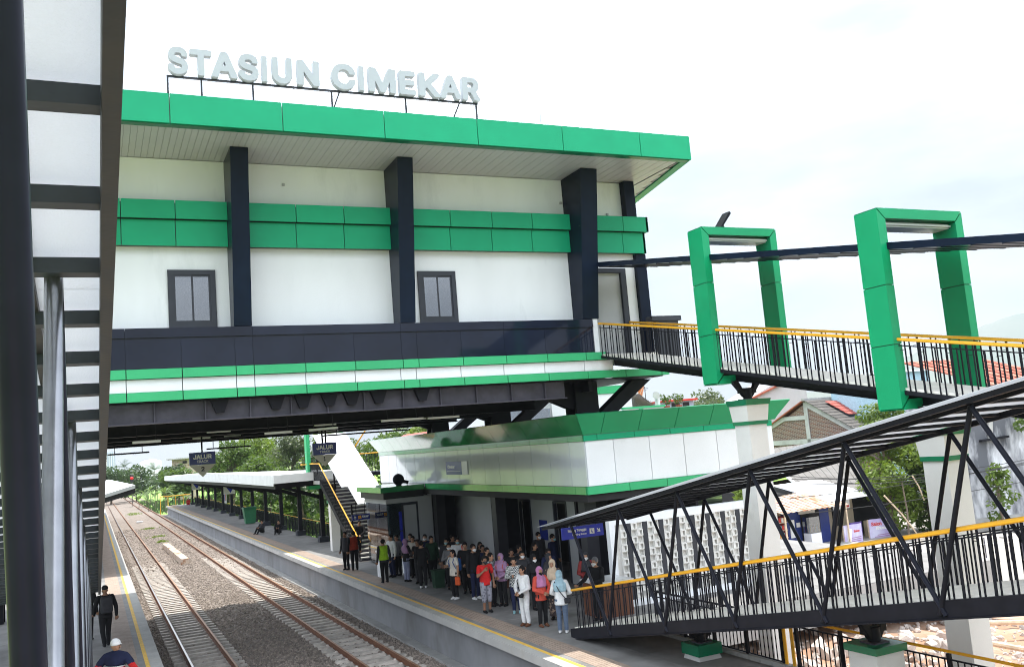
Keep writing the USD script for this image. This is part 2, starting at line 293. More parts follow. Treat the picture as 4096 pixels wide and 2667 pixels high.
for n, c, t in (('leaf_mid', (0.11, 0.20, 0.03), (0.21, 0.34, 0.04)), ('leaf_bright', (0.20, 0.31, 0.03), (0.33, 0.46, 0.05)), ('leaf_grey', (0.15, 0.20, 0.09), (0.22, 0.28, 0.10)), ('leaf_dark', (0.065, 0.125, 0.035), (0.12, 0.21, 0.05)),
                ('leaf_palm', (0.06, 0.12, 0.045), (0.10, 0.18, 0.05)), ('leaf_banana', (0.14, 0.24, 0.055), (0.24, 0.36, 0.08)), ('leaf_lime', (0.15, 0.25, 0.03), (0.24, 0.36, 0.05)), ('leaf_dry', (0.36, 0.27, 0.13), (0.35, 0.26, 0.12))):
    translucent(n, c, t, 0.4, 0.45, rand=0.4)
# ---------------------------------------------------------------- the setting: ground, ballast, platforms, street
def grid(x0, x1, y0, y1, nx, ny, zf):
    x, y = np.meshgrid(np.linspace(x0, x1, nx), np.linspace(y0, y1, ny)); p = np.stack([x.ravel(), y.ravel(), np.zeros(x.size)], 1)
    p[:, 2] = zf(p[:, 0], p[:, 1]); i = np.arange(nx * ny).reshape(ny, nx)
    f = np.stack([i[:-1, :-1].ravel(), i[:-1, 1:].ravel(), i[1:, 1:].ravel(), i[1:, :-1].ravel()], 1)
    return p, f
def fb(x, y, s, seed=0, o=4): return meshkit.fbm(np.stack([x * s, y * s, 0 * x], -1), o, seed) - 0.5
g = MB(); g.add(*grid(-4000, 9000, -1500, 5600, 60, 60, lambda x, y: 0 * x - 2.75))
g.build('ground', 'ground_green', kind='structure')

def ballast_z(x, y):
    z = -1.14 + 0.05 * fb(x, y, 1.3, 1) + 0.05 * fb(x, y, 5.0, 2, 2)
    z = z + .10 * np.clip((y - 44) / 22, 0, 1) * np.clip(1 - np.abs(np.abs(x - 5.25) - 2.12) / 1.25, 0, 1) ** .5
    mid = np.exp(-((x - 5.25) / 0.75) ** 2); z = z + mid * (0.10 + 0.16 * fb(x, y, 0.5, 3))
    z = z - 0.10 * np.clip((x - 8.3) / .6, 0, 1) - 0.10 * np.clip((2.2 - x) / .5, 0, 1)
    return z
b = MB(); b.add(*grid(1.3, 9.45, 0, 46, 110, 560, ballast_z)); b.add(*grid(1.3, 9.45, 46, 140, 60, 320, ballast_z)); b.add(*grid(-2.5, 10.4, 140, 520, 30, 160, ballast_z))
b.build('ballast', 'ballast', kind='structure', smooth=True)
st = MB(); st.add(*grid(-6.0, 1.35, -10, 140, 4, 4, lambda x, y: 0 * x - 1.35)); st.build('subsoil', 'dirt', kind='structure')

def lot_z(x, y):
    return -1.25 - 1.15 * np.clip((x - 19) / 13, 0, 1) + 0.35 * fb(x, y, 0.35, 5) + 0.16 * fb(x, y, 1.6, 6)
l = MB(); l.add(*grid(12.6, 31, 2, 36, 150, 190, lot_z)); l.build('dirt_lot', 'dirt', kind='structure', smooth=True)
s = MB(); s.add(*grid(31.0, 75, 2, 60, 4, 4, lambda x, y: 0 * x - 2.38)); s.add(*grid(24.0, 31.0, 36, 60, 4, 4, lambda x, y: 0 * x - 2.38)); s.build('street', 'street', kind='structure')
gr = MB(); gr.add(*grid(9.6, 60, 60, 330, 70, 120, lambda x, y: -1.35 + .3 * fb(x, y, .2, 8) + 1.3 * np.clip((x - 16) / 30, 0, 1))); gr.add(*grid(7.9, 9.6, 138, 330, 6, 80, lambda x, y: -1.2 + .12 * fb(x, y, .5, 9)))
gr.build('grass_verge', 'grass', kind='structure', smooth=True)

# gravel: loose stones over the near ballast
def stone_proto(k):
    m = trimesh.creation.icosphere(1 if k else 0); r = np.random.default_rng(40 + k)
    m.vertices *= (0.75 + 0.5 * r.random((len(m.vertices), 1))) * np.array([1, .8, .6]); return m
pi = UsdGeom.PointInstancer.Define(stage, '/World/gravel'); tag(pi.GetPrim(), 'loose brown grey gravel stones lying between and around the rails', 'gravel', kind='stuff')
for k in range(3): usdkit.mesh(stage, f'/World/gravel/stone_{k:03d}', stone_proto(k), M['ballast_stone'])
N = 62000; r = np.random.default_rng(3)
gy = 22 + 85 * r.random(N) ** 1.7; gx = 1.7 + 7.55 * r.random(N); gz = ballast_z(gx, gy) + 0.008
onsl = ((np.abs(gx - 3.13) < 0.95) | (np.abs(gx - 7.37) < 0.95)) & (r.random(N) < 0.80)
keep = ~onsl; gx, gy, gz = gx[keep], gy[keep], gz[keep]; n = len(gx)
pi.CreatePrototypesRel().SetTargets([Sdf.Path(f'/World/gravel/stone_{k:03d}') for k in range(3)])
pi.CreateProtoIndicesAttr(Vt.IntArray.FromNumpy(r.integers(0, 3, n).astype(np.int32)))
pi.CreatePositionsAttr(Vt.Vec3fArray.FromNumpy(np.stack([gx, gy, gz], 1).astype(np.float32)))
sc = ((0.022 + 0.035 * r.random(n) ** 2) * (1 + np.clip(gy - 40, 0, 60) / 70))[:, None] * np.ones((1, 3)); pi.CreateScalesAttr(Vt.Vec3fArray.FromNumpy(sc.astype(np.float32)))
q = r.normal(size=(n, 4)); q /= np.linalg.norm(q, axis=1, keepdims=True)
pi.CreateOrientationsAttr(Vt.QuathArray([Gf.Quath(float(a), float(b_), float(c), float(d)) for a, b_, c, d in q]))

# railway tracks
for name, xc, lab in (('railway_track', 3.13, 'left railway track with bright worn rails beside the left platform'), ('railway_track', 7.37, 'right railway track with rusty brown rails beside the crowded platform')):
    t = T(name, lab, 'track', (xc, 0, -0.9))
    for sgn in (-1, 1):
        x = xc + sgn * 0.5685
        prof = [(-.062, -.15), (.062, -.15), (.062, -.135), (.012, -.12), (.012, -.045), (.036, -.032), (.036, -.004), (-.036, -.004), (-.036, -.032), (-.012, -.045), (-.012, -.12), (-.062, -.135)]
        m = MB()
        for (xa, za), (xb, zb) in zip(prof, prof[1:] + prof[:1]):
            for y0, y1 in ((-4, 120), (120, 520)): m.quad((x + xa, y0, -.9 + za), (x + xb, y0, -.9 + zb), (x + xb, y1, -.9 + zb), (x + xa, y1, -.9 + za))
        rl = m.build('rail', 'rail_rust', t)
        MB().box((x - .030, -4, -.904), (x + .030, 520, -.898)).build('rail_head', 'rail_shine' if (xc < 5 and sgn < 0) else 'rail_worn', t)
    for k in range(104):
        y = 3.0 + .6 * k + rng.normal(0, .015); m = MB()
        a = rng.normal(0, .012)
        m.prism([(y - .13, -1.2), (y + .13, -1.2), (y + .10, -1.052), (y - .10, -1.052)], 0, xc - .98, xc + .98)
        for sgn in (-1, 1):
            for dx in (-.10, .10): m.box((xc + sgn * .5685 + dx - .03, y - .05, -1.053), (xc + sgn * .5685 + dx + .03, y + .05, -1.02))
        m.build('sleeper', 'sleeper', t)

def noisy_edge_box(m, x0, x1, y0, y1, z0, z1, n):
    for k in range(n):
        a, b_ = y0 + (y1 - y0) * k / n, y0 + (y1 - y0) * (k + 1) / n
        m.box((x0, a + .004, z0), (x1, b_ - .004, z1))
# right platform
p = T('platform', 'long concrete platform full of waiting passengers on the right', 'platform', (10.8, 20, 0)); p.prim.SetCustomDataByKey('kind', 'structure')
MB().box((9.52, -6, -.9), (12.6, 137, -.02)).box((12.6, 20.4, -.9), (26, 46, -.02)).build('base', 'concrete', p)
for k in range(48):
    y0 = -6 + 3 * k
    if y0 < 137:
        for xa, xb in ((9.52, 11.1), (11.1, 12.6)): MB().box((xa + .005, y0 + .005, -.02), (xb - .005, min(y0 + 3, 137) - .005, rng.normal(0, .0015))).build('paving_slab', 'platform_top', p)
        if 20.4 < y0 + 3 and y0 < 46:
            for k2 in range(4): MB().box((12.6 + 3.35 * k2 + .005, max(y0, 20.4) + .005, -.02), (12.6 + 3.35 * (k2 + 1) - .005, min(y0 + 3, 46) - .005, rng.normal(0, .0015))).build('paving_slab', 'platform_top', p)
MB().box((9.35, -6, -1.4), (9.52, 137, -.2)).build('face_wall', 'concrete_wall', p)
MB().box((9.02, -6, -1.5), (9.35, 137, -1.16)).build('footing', 'concrete', p)
for k in range(48):
    y0 = -6 + 3 * k
    if y0 < 137: MB().box((9.2 + rng.normal(0, .003), y0 + .006, -.2), (9.515, min(y0 + 3, 137) - .006, .004)).build('coping_stone', 'concrete_light', p)
MB().box((9.46, -6, .004), (9.56, 137, .009)).build('warning_line', 'line_yellow', p)
m = MB()
for k in range(5): m.box((9.80 + .095 * k, -6, .0), (9.865 + .095 * k, 137, .014))
m.box((9.74, -6, -.001), (10.30, 137, .0075)); m.build('tactile_strip', 'tactile', p)
m = MB()
for k in range(60): m.box((12.44, -2.5 + .37 * k, .0), (12.6, -2.5 + .37 * k + .36, .09))
m.build('edge_kerb', 'concrete_light', p)
# left platform
p = T('platform', 'narrow left platform where a man in black walks under the canopy', 'platform', (0, 20, 0)); p.prim.SetCustomDataByKey('kind', 'structure')
MB().box((-3.6, -6, -.9), (1.2, 150, -.02)).build('base', 'concrete', p)
for k in range(52):
    for xa, xb in ((-3.6, -1.2), (-1.2, 1.2)): MB().box((xa + .005, -6 + 3 * k + .005, -.02), (xb - .005, -6 + 3 * k + 2.995, rng.normal(0, .0015))).build('paving_slab', 'platform_top', p)
MB().box((1.2, -6, -1.4), (1.36, 150, -.2)).build('face_wall', 'concrete_wall', p)
for k in range(52):
    y0 = -6 + 3 * k; MB().box((1.2, y0 + .006, -.2), (1.52, y0 + 3 - .006, .004)).build('coping_stone', 'concrete_light', p)
MB().box((1.12, -6, .004), (1.22, 150, .009)).build('warning_line', 'line_yellow', p)
m = MB()
for k in range(5): m.box((.46 + .095 * k, -6, .0), (.525 + .095 * k, 150, .016))
m.box((.40, -6, -.001), (.96, 150, .0075)); m.build('tactile_strip', 'tactile', p)

# ---------------------------------------------------------------- sloping ramps
SL = 0.181
def gz_low(y): return 2.25 + (9.41 - y) * SL          # girder top / deck edge of the lower ramp
def roof_low(y): return 4.50 + (10.83 - y) * 0.1795    # underside of its purlins
def railing(th, x, ys, ztop, zbot, step, ydir, side):
    """handrail, subrail and every baluster of one side of a ramp"""
    y0, y1 = ys
    pts = [(x, y0, ztop(y0)), (x, y1, ztop(y1))]
    MB().tube(pts, .034, 10).build('handrail', 'yellow_paint', th, smooth=40)
    MB().bar((x, y0, ztop(y0) - .12), (x, y1, ztop(y1) - .12), .012, .022).build('under_rail', 'black_steel', th)
    n = int(abs(y1 - y0) / step); rr = np.random.default_rng(int(abs(x) * 100) + 5)
    for k in range(n):
        y = min(y0, y1) + step * (k + .5)
        dy = .022 if k % 2 else -.022
        w = .042 if k % 4 == 0 else .024
        m = MB(); m.box((x - .008, y + dy - w / 2, zbot(y) - .06), (x + .008, y + dy + w / 2, ztop(y) - (.03 if k % 3 else .12)))
        if k % 3 == 1: m.box((x - .006, y + dy, ztop(y) - .20), (x + .006, y + dy + step * .7, ztop(y) - .19))
        m.build('baluster', 'black_steel', th)

def ramp_lower(lab, X0, sx, strut_mats, y_end=2.46, y0=20.75, sheet='polycarb', purlin='purlin_grey', beam='beam_rust'):
    """sx=+1: near truss at X0, deck to the right; sx=-1: mirrored"""
    th = T('covered_ramp', lab, 'ramp', (X0, 11, 0))
    W = 2.28; X1 = X0 + sx * W
    def xx(d): return X0 + sx * d
    for x in (xx(0), xx(W)):
        m = MB()
        for a, b_ in ((y0, y_end),):
            m.hexa([(x - .05, a, gz_low(a) - .24), (x + .05, a, gz_low(a) - .24), (x + .05, a, gz_low(a)), (x - .05, a, gz_low(a)), (x - .05, b_, gz_low(b_) - .24), (x + .05, b_, gz_low(b_) - .24), (x + .05, b_, gz_low(b_)), (x - .05, b_, gz_low(b_))])
            m.hexa([(x - .09, a, gz_low(a) - .262), (x + .09, a, gz_low(a) - .262), (x + .09, a, gz_low(a) - .242), (x - .09, a, gz_low(a) - .242), (x - .09, b_, gz_low(b_) - .262), (x + .09, b_, gz_low(b_) - .262), (x + .09, b_, gz_low(b_) - .242), (x - .09, b_, gz_low(b_) - .242)])
        m.build('girder', 'black_steel', th)
    m = MB()
    y = y0 - .4
    while y > y_end: m.bar((xx(.06), y, gz_low(y) - .16), (xx(W - .06), y, gz_low(y) - .16), .08, .12); y -= 1.17
    m.build('floor_beam', 'black_steel', th)
    a, b_ = y0, y_end
    MB().hexa([(xx(.07), a, gz_low(a) - .07), (xx(W - .07), a, gz_low(a) - .07), (xx(W - .07), a, gz_low(a) + .02), (xx(.07), a, gz_low(a) + .02), (xx(.07), b_, gz_low(b_) - .07), (xx(W - .07), b_, gz_low(b_) - .07), (xx(W - .07), b_, gz_low(b_) + .02), (xx(.07), b_, gz_low(b_) + .02)]).build('deck', 'deck_cream', th)
    for d in (0.0, W):
        railing(th, xx(d), (20.6, y_end), lambda y: gz_low(y) + .925, lambda y: gz_low(y), .126, -1, sx)
    # Warren truss of round struts: upper nodes tn, lower nodes bn
    tn = [20.35 - .08] + [17.9 - 2.35 * k for k in range(8)]; bn = [18.78 - 2.345 * k for k in range(9)]
    for d in (0.0, W):
        o = -.05 if d == 0 else .05
        for i, yt in enumerate(tn):
            top = (xx(d + o), yt, roof_low(yt) - .0)
            for yb, k in ((bn[i], 0), (bn[i - 1] if i else None, 1)):
                if yb is None or yb < y_end - .4: continue
                bot = (xx(d + o), yb + (.05 if k == 1 else -.05), gz_low(yb) - .2)
                MB().tube([bot, top], .037 if sx > 0 else .032, 14).build('strut', strut_mats[k], th, smooth=50)
        oc = .05 if d == 0 else -.05
        MB().bar((xx(d + oc), 21.3, roof_low(21.3) + .03), (xx(d + oc), y_end, roof_low(y_end) + .03), .05, .09).build('top_chord', beam, th)
    # roof: edge beams, a middle beam, purlins every 0.585 m, sheets
    zr = lambda y: roof_low(y) + (.06 if sx > 0 else -.04)
    for d in ((-.16, W + .16) if sx > 0 else (-.235, W + .235)): MB().bar((xx(d), 21.6, zr(21.6)), (xx(d), .7, zr(.7)), .085 if sx > 0 else .048, .075 if sx > 0 else .13).build('edge_beam', beam, th)
    y = 21.5 if sx > 0 else 21.27
    while y > 1.0:
        MB().bar((xx(-.118 if sx > 0 else -.21), y, zr(y) + .0), (xx(W + (.118 if sx > 0 else .21)), y, zr(y) + .0), .05, .05 if sx > 0 else .062, (0, .18, 1)).build('purlin', purlin, th); y -= .585
    y = 21.72
    while y > 1.2:
        b_ = max(y - 2.93, 1.2); z0, z1 = zr(y) + .07, zr(b_) + .07
        MB().hexa([(xx(-.265), y - .003, z0), (xx(W + .265), y - .003, z0), (xx(W + .265), y - .003, z0 + .012), (xx(-.265), y - .003, z0 + .012), (xx(-.265), b_, z1), (xx(W + .265), b_, z1), (xx(W + .265), b_, z1 + .012), (xx(-.265), b_, z1 + .012)]).build('roof_sheet', sheet, th)
        y = b_
    return th
ramp_lower('dark steel ramp with truss sides and thin roof rising from the crowded platform', 10.79, 1, ('strut_paint', 'black_steel'), sheet='polycarb', purlin='black_steel', beam='black_steel')
ramp_lower('near left ramp with shiny pipe posts under a white slatted canopy', -.167, -1, ('strut_grey', 'strut_paint'))

# upper ramp, rising away to the station building
UX, UW = 14.02, 1.5
def gu(y): return 7.33 + (y - 23.58) * SL
th = T('upper_ramp', 'long open footbridge ramp with yellow handrails climbing to the station door', 'ramp', (UX + .75, 13, 0))
ya, yb = 23.55, 2.6
for x, sec in ((UX + .04, ((-.10, -.02, .05),)), (UX + UW - .04, ((-.10, -.02, .05),)), (UX + .50, ((-.30, -.07, .05), (-.325, -.302, .10))), (UX + UW - .50, ((-.30, -.07, .05), (-.325, -.302, .10)))):
    m = MB()
    for lo, hi, w in sec:
        m.hexa([(x - w, ya, gu(ya) + lo), (x + w, ya, gu(ya) + lo), (x + w, ya, gu(ya) + hi), (x - w, ya, gu(ya) + hi), (x - w, yb, gu(yb) + lo), (x + w, yb, gu(yb) + lo), (x + w, yb, gu(yb) + hi), (x - w, yb, gu(yb) + hi)])
    m.build('girder', 'black_steel', th)
m = MB(); y = 23.0
while y > yb: m.bar((UX + .1, y, gu(y) - .075), (UX + UW - .1, y, gu(y) - .075), .08, .09); y -= 1.17
m.build('floor_beam', 'black_steel', th)
MB().hexa([(UX + .03, ya, gu(ya) - .018), (UX + UW - .03, ya, gu(ya) - .018), (UX + UW - .03, ya, gu(ya) + .03), (UX + .03, ya, gu(ya) + .03), (UX + .03, yb, gu(yb) - .018), (UX + UW - .03, yb, gu(yb) - .018), (UX + UW - .03, yb, gu(yb) + .03), (UX + .03, yb, gu(yb) + .03)]).build('deck', 'deck_cream', th)
railing(th, UX, (23.5, 2.7), lambda y: gu(y) + .965, gu, .165, 1, 1)
railing(th, UX + UW, (24.1, 2.7), lambda y: gu(y) + .965, gu, .165, 1, 1)
zc = lambda y: 10.14 + SL * (y - 23.3)
MB().hexa([(UX + .04, 23.6, zc(23.6) - .14), (UX + UW + .35, 23.6, zc(23.6) - .14), (UX + UW + .35, 23.6, zc(23.6)), (UX + .04, 23.6, zc(23.6)), (UX + .04, 2, zc(2) - .14), (UX + UW + .35, 2, zc(2) - .14), (UX + UW + .35, 2, zc(2)), (UX + .04, 2, zc(2))]).build('canopy', 'navy_column', th)
m = MB()
for k in range(36): y = 2.3 + .6 * k; m.bar((UX + .1, y, zc(y) - .13), (UX + UW + .3, y, zc(y) - .13), .05, .05)
m.build('canopy_rib', 'navy_column', th)
MB().box((10.75, .4, 3.2), (15.5, 2.55, 3.45)).build('landing', 'concrete_light', th)

# green portal frames around the upper ramp
def portal(lab, y, zb, zt, joints):
    th = T('portal_frame', lab, 'portal frame', (15.1, y, zb))
    D, xl, xr, w = .57, 13.90, 16.28, .21
    for xa, xb in ((xl, xl + w), (xr - w, xr)):
        zs = [zb + .02] + joints + [zt - .01]
        for i, (a, b_) in enumerate(zip(zs[:-1], zs[1:])):
            m = MB(); left = xa == xl; lo, hi = a + .008, b_ - .008
            if i == len(zs) - 2:   # mitred top
                q = [(xa, lo), (xb, lo), (xb, hi - (w if left else 0)), (xa, hi - (0 if left else w))]
            elif i == 0: q = [(xa, lo + (0 if left else w)), (xb, lo + (w if left else 0)), (xb, hi), (xa, hi)]
            else: q = [(xa, lo), (xb, lo), (xb, hi), (xa, hi)]
            m.prism(q, 1, y, y + D); m.build('leg_panel', 'green_arch', th)
        MB().box((xa + .02, y + .02, zb + .25), (xb - .02, y + D - .02, zt - .25)).build('leg_core', 'sign_black', th)
    MB().prism([(xl + .012, zt), (xl + w + .004, zt - w + .008), (xr - w - .004, zt - w + .008), (xr - .012, zt)], 1, y, y + D).build('top_panel', 'green_arch', th)
    MB().box((xl + w, y + .12, zt - .30), (xr - w, y + .16, zt - .27)).build('lamp_strip', 'fixture_white', th)
    MB().box((xl + w, y + .17, zt - .33), (xr - w, y + D, zt - .235)).build('soffit_panel', 'white_panel', th)
    for xa, xb, s_ in ((xl, xl + .56, 1), (xr - .56, xr, -1)):
        if s_ > 0: q = [(xa + .012, zb), (xb, zb), (xb, zb + w - .01), (xa + w + .006, zb + w - .01)]
        else: q = [(xa, zb), (xb - .012, zb), (xb - w - .006, zb + w - .01), (xa, zb + w - .01)]
        MB().prism(q, 1, y, y + D).build('foot_panel', 'green_arch', th)
portal('farther green portal frame, nearest the station building, with a floodlight on top', 17.92, 5.93, 9.88, [7.16, 8.46])
portal('larger green portal frame nearest the right edge over the upper ramp', 12.47, 4.94, 8.87, [6.19, 7.35])
th = T('floodlight', 'small black floodlight tilted on top of the farther green portal', 'floodlight', (14.8, 18.2, 9.88))
MB().hexa([(14.66, 18.1, 9.93), (14.70, 18.1, 9.90), (15.04, 18.1, 10.30), (15.0, 18.1, 10.36), (14.66, 18.4, 9.93), (14.70, 18.4, 9.90), (15.04, 18.4, 10.30), (15.0, 18.4, 10.36)]).build('lamp_housing', 'black_steel', th)
MB().bar((14.90, 18.25, 9.885), (14.82, 18.25, 10.08), .04, .05).build('bracket', 'black_steel', th)

# pillars and pedestals with steel forks
def fork(th, x, y, z0, z1, spread):
    MB().tube([(x, y, z0), (x, y, z0 + (z1 - z0) * .55)], .11, 16).build('fork_stem', 'black_steel', th, smooth=50)
    for s_ in (-1, 1):
        m = MB(); m.hexa([(x + s_ * .05, y - .06, z0 + (z1 - z0) * .15), (x + s_ * .12, y - .06, z0 + (z1 - z0) * .15), (x + s_ * .12, y + .06, z0 + (z1 - z0) * .15), (x + s_ * .05, y + .06, z0 + (z1 - z0) * .15),
                          (x + s_ * (spread - .14), y - .06, z1), (x + s_ * (spread + .04), y - .06, z1), (x + s_ * (spread + .04), y + .06, z1), (x + s_ * (spread - .14), y + .06, z1)])
        m.build('fork_arm', 'black_steel', th)
    MB().box((x - .26, y - .05, z0 + (z1 - z0) * .35), (x + .26, y + .05, z0 + (z1 - z0) * .62)).build('fork_web', 'black_steel', th)
    MB().box((x - .17, y - .17, z0), (x + .17, y + .17, z0 + .025)).build('base_plate', 'steel_grey', th)
def pillar(lab, x, y, zg, zt, ztop, h=.27, f=.36):
    th = T('bridge_pillar', lab, 'pillar', (x, y, zg))
    def frustum(m, a, b_, z0, z1):
        m.hexa([(x - a, y - a, z0), (x + a, y - a, z0), (x + a, y + a, z0), (x - a, y + a, z0), (x - b_, y - b_, z1), (x + b_, y - b_, z1), (x + b_, y + b_, z1), (x - b_, y + b_, z1)]); return m
    frustum(MB(), h, h, zg, zt - .62).build('shaft', 'cream_wall', th)
    frustum(MB(), h + .03, h + .035, zt - .62, zt - .53).build('green_band', 'green_dark', th)
    frustum(MB(), h + .03, f - .02, zt - .53, zt - .14).build('capital', 'cream_wall', th)
    frustum(MB(), f, f + .03, zt - .14, zt).build('green_cap', 'green_dark', th)
    fork(th, x, y, zt, ztop, .42)
pillar('white pillar with green capital standing before the panelled waiting building', 14.76, 17.92, -1.5, 5.50, gu(17.92) - .33)
pillar('white pillar with green capital nearest the right edge', 14.72, 12.38, -1.5, 4.55, gu(12.38) - .33)
pillar('white pillar of the ramp outside the frame on the right', 14.72, 5.6, -1.5, 3.3, gu(5.6) - .3) if False else None
def pedestal(lab, x, y, zg, zt, ztop, h, cap):
    th = T('ramp_pedestal', lab, 'pedestal', (x, y, zg))
    a, b_ = h - .05, h - .02
    MB().hexa([(x - b_, y - b_, zg), (x + b_, y - b_, zg), (x + b_, y + b_, zg), (x - b_, y + b_, zg), (x - a, y - a, zt - cap), (x + a, y - a, zt - cap), (x + a, y + a, zt - cap), (x - a, y + a, zt - cap)]).build('plinth', 'cream_wall', th)
    MB().box((x - h, y - h, zt - cap), (x + h, y + h, zt)).build('green_cap', 'green_dark', th)
    fork(th, x, y, zt, ztop, .34)
pedestal('low green topped pedestal standing on the platform under the dark ramp', 11.85, 16.82, 0, .33, gz_low(16.8) - .25, .31, .23)
pedestal('taller white pedestal with green top at the bottom edge under the dark ramp', 12.02, 12.02, -1.4, 1.06, gz_low(12.0) - .25, .36, .12)

# platform fence at the right edge, with yellow handrail
def fence(lab, x, y0, y1, rail='yellow_paint'):
    th = T('platform_fence', lab, 'fence', (x, (y0 + y1) / 2, 0))
    MB().tube([(x, y0, 1.0), (x, y1, 1.0)], .026, 8).build('handrail', rail, th, smooth=40)
    m = MB()
    m.box((x - .012, y0, .86), (x + .012, y1, .885)); m.box((x - .012, y0, .10), (x + .012, y1, .125)); m.build('rail', 'black_steel', th)
    n = int((y1 - y0) / 1.07)
    for k in range(n + 1):
        y = y0 + (y1 - y0) * k / n; MB().box((x - .03, y - .03, 0), (x + .03, y + .03, .97)).build('post', 'black_steel', th)
    k = int((y1 - y0) / .125)
    if k <= 300:
        for i in range(k): y = y0 + .125 * (i + .5); MB().box((x - .008, y - .009, .125), (x + .008, y + .009, .86)).build('baluster', 'black_steel', th)
    else:
        m = MB()
        for i in range(k): y = y0 + .125 * (i + .5); m.box((x - .008, y - .009, .125), (x + .008, y + .009, .86))
        m.build('baluster', 'black_steel', th, kind='stuff')
fence('black fence with sloping yellow rail at the bottom right under the dark ramp', 12.53, 5.0, 14.55)
fence('black fence behind the small green pedestal on the platform edge', 12.53, 15.0, 19.5, 'black_steel')
for y, nm in ((14.70, 'nearer of two yellow gate posts at the platform fence gap'), (14.92, 'farther of two yellow gate posts at the platform fence gap')):
    MB().tube([(12.53, y, 0), (12.53, y, 1.0)], .035, 10).tube([(12.53, y, 0.0), (12.53, y, .02)], .07, 10).build('gate_post', 'yellow_paint', None, smooth=40, label=nm, cat='post')
fence('long black fence with orange rail behind the far platform canopy', 12.75, 48.8, 134)
# ---------------------------------------------------------------- the station building bridging the tracks
B = T('station_building', 'large white and green station building bridging both tracks', 'station', (5.3, 31, 6.1))
XL, XR, YW = -5.3, 15.92, 24.15
m = MB(); m.box((XL, YW, 7.2), (14.12, 39, 12.93)); m.box((14.12, YW + .12, 7.2), (15.55, 39, 12.93)); m.box((15.55, YW, 7.2), (XR, 39, 12.93)); m.box((14.12, YW, 10.1), (15.55, YW + .12, 12.93))
m.build('wall', 'white_wall', B)
# roof slab and fascia
MB().box((-6.0, 21.66, 12.98), (16.55, 44.2, 13.62)).build('roof', 'concrete', B)
j = [1.83 + 2.605 * k for k in range(-4, 7)]
panels(B, 'fascia_panel', 'green_panel', -6.1, 16.64, [-0.775, 1.83, 4.435, 7.03, 9.64, 12.25, 14.84], 12.95, 13.67, 21.54, .05, .022)
ys = [21.59, 24.2, 26.8, 29.4, 32, 34.6, 37.2, 39.8, 42.4, 44.25]; sx_ = lambda y: 16.64 + .215 * (y - 21.54)   # the right eave runs outwards
for a, b in zip(ys[:-1], ys[1:]):
    a, b = a + .011, b - .011; q = [(sx_(a) - .05, a), (sx_(a), a), (sx_(b), b), (sx_(b) - .05, b)]; MB().hexa([(u, v, 12.95) for u, v in q] + [(u, v, 13.67) for u, v in q]).build('fascia_panel', 'green_panel', B)
q = [(16.5, 21.7), (sx_(21.7) - .06, 21.7), (sx_(44.2) - .06, 44.2), (16.5, 44.2)]; MB().hexa([(u, v, 12.98) for u, v in q] + [(u, v, 13.62) for u, v in q]).build('roof', 'concrete', B)
q = [(sx_(21.8) - .29, 21.8), (sx_(21.8) - .052, 21.8), (sx_(44.2) - .052, 44.2), (sx_(44.2) - .29, 44.2)]; MB().hexa([(u, v, 12.93) for u, v in q] + [(u, v, 12.974) for u, v in q]).build('fascia_lip', 'green_arch', B)
for k in range(22):
    xa = 16.36 + .15 * k; ya_ = 21.81 + max(0, (xa + .15 - 16.36) / .215); MB().box((xa + .004, ya_, 12.9465), (xa + .146, 39, 12.971)).build('soffit_strip', 'soffit', B)
MB().box((-6.1, 21.595, 12.93), (16.58, 21.80, 12.975)).build('fascia_lip', 'green_dark', B)
# soffit of narrow strips running front to back
x = -5.9; k = 0
while x < 16.2:
    MB().box((x + .004, 21.805, 12.945 + (.003 if k % 2 else 0)), (x + .146, 24.6 if x < 15.9 else 39, 12.97)).build('soffit_strip', 'soffit', B); x += .15; k += 1
MB().box((-6, 21.7, 12.972), (16.4, 24.2, 12.978)).build('soffit_backing', 'navy_frame', B)
# green belt: upper strip proud of the lower
cols = [(3.345, 3.79), (7.765, 8.21), (13.52, 14.08)]
cw = [c[0] for c in cols]
segs = [(-5.6, 3.345), (3.79, 7.765), (8.21, 13.52), (14.08, 16.37)]
jt = [-3.1, -1.8, -.5, .78, 2.06, 5.12, 6.43, 9.56, 10.88, 12.21, 15.43]
for a, b in segs:
    e = .09 if b > 16 else 0
    panels(B, 'belt_panel', 'green_panel', a, b, jt, 11.26, 11.74, 23.78, .04)
    panels(B, 'belt_panel', 'green_panel', a, b - e, jt, 10.58, 11.245, 23.90, .04)
MB().box((-5.6, 23.96, 10.6), (16.2, YW, 11.72)).build('belt_core', 'navy_frame', B)
MB().box((16.29, 23.78, 11.26), (16.37, 38, 11.74)).box((16.2, 23.9, 10.58), (16.28, 38, 11.245)).build('belt_side', 'green_panel', B)
# wedge columns, wide at the soffit
for a, b in cols:
    yt = 22.86
    MB().hexa([(a, yt, 12.93), (b, yt, 12.93), (b, YW, 12.93), (a, YW, 12.93), (a, 23.56, 8.44), (b, 23.56, 8.44), (b, YW, 8.44), (a, YW, 8.44)]).build('wedge_column', 'navy_column', B)
    MB().hexa([(a - .003, 22.86 + .35, 11.25), (b + .003, 22.86 + .35, 11.25), (b + .003, 23.3, 11.25), (a - .003, 23.3, 11.25), (a - .003, 22.862 + .325, 11.235), (b + .003, 22.862 + .325, 11.235), (b + .003, 23.3, 11.235), (a - .003, 23.3, 11.235)]).build('column_joint', 'sign_black', B)
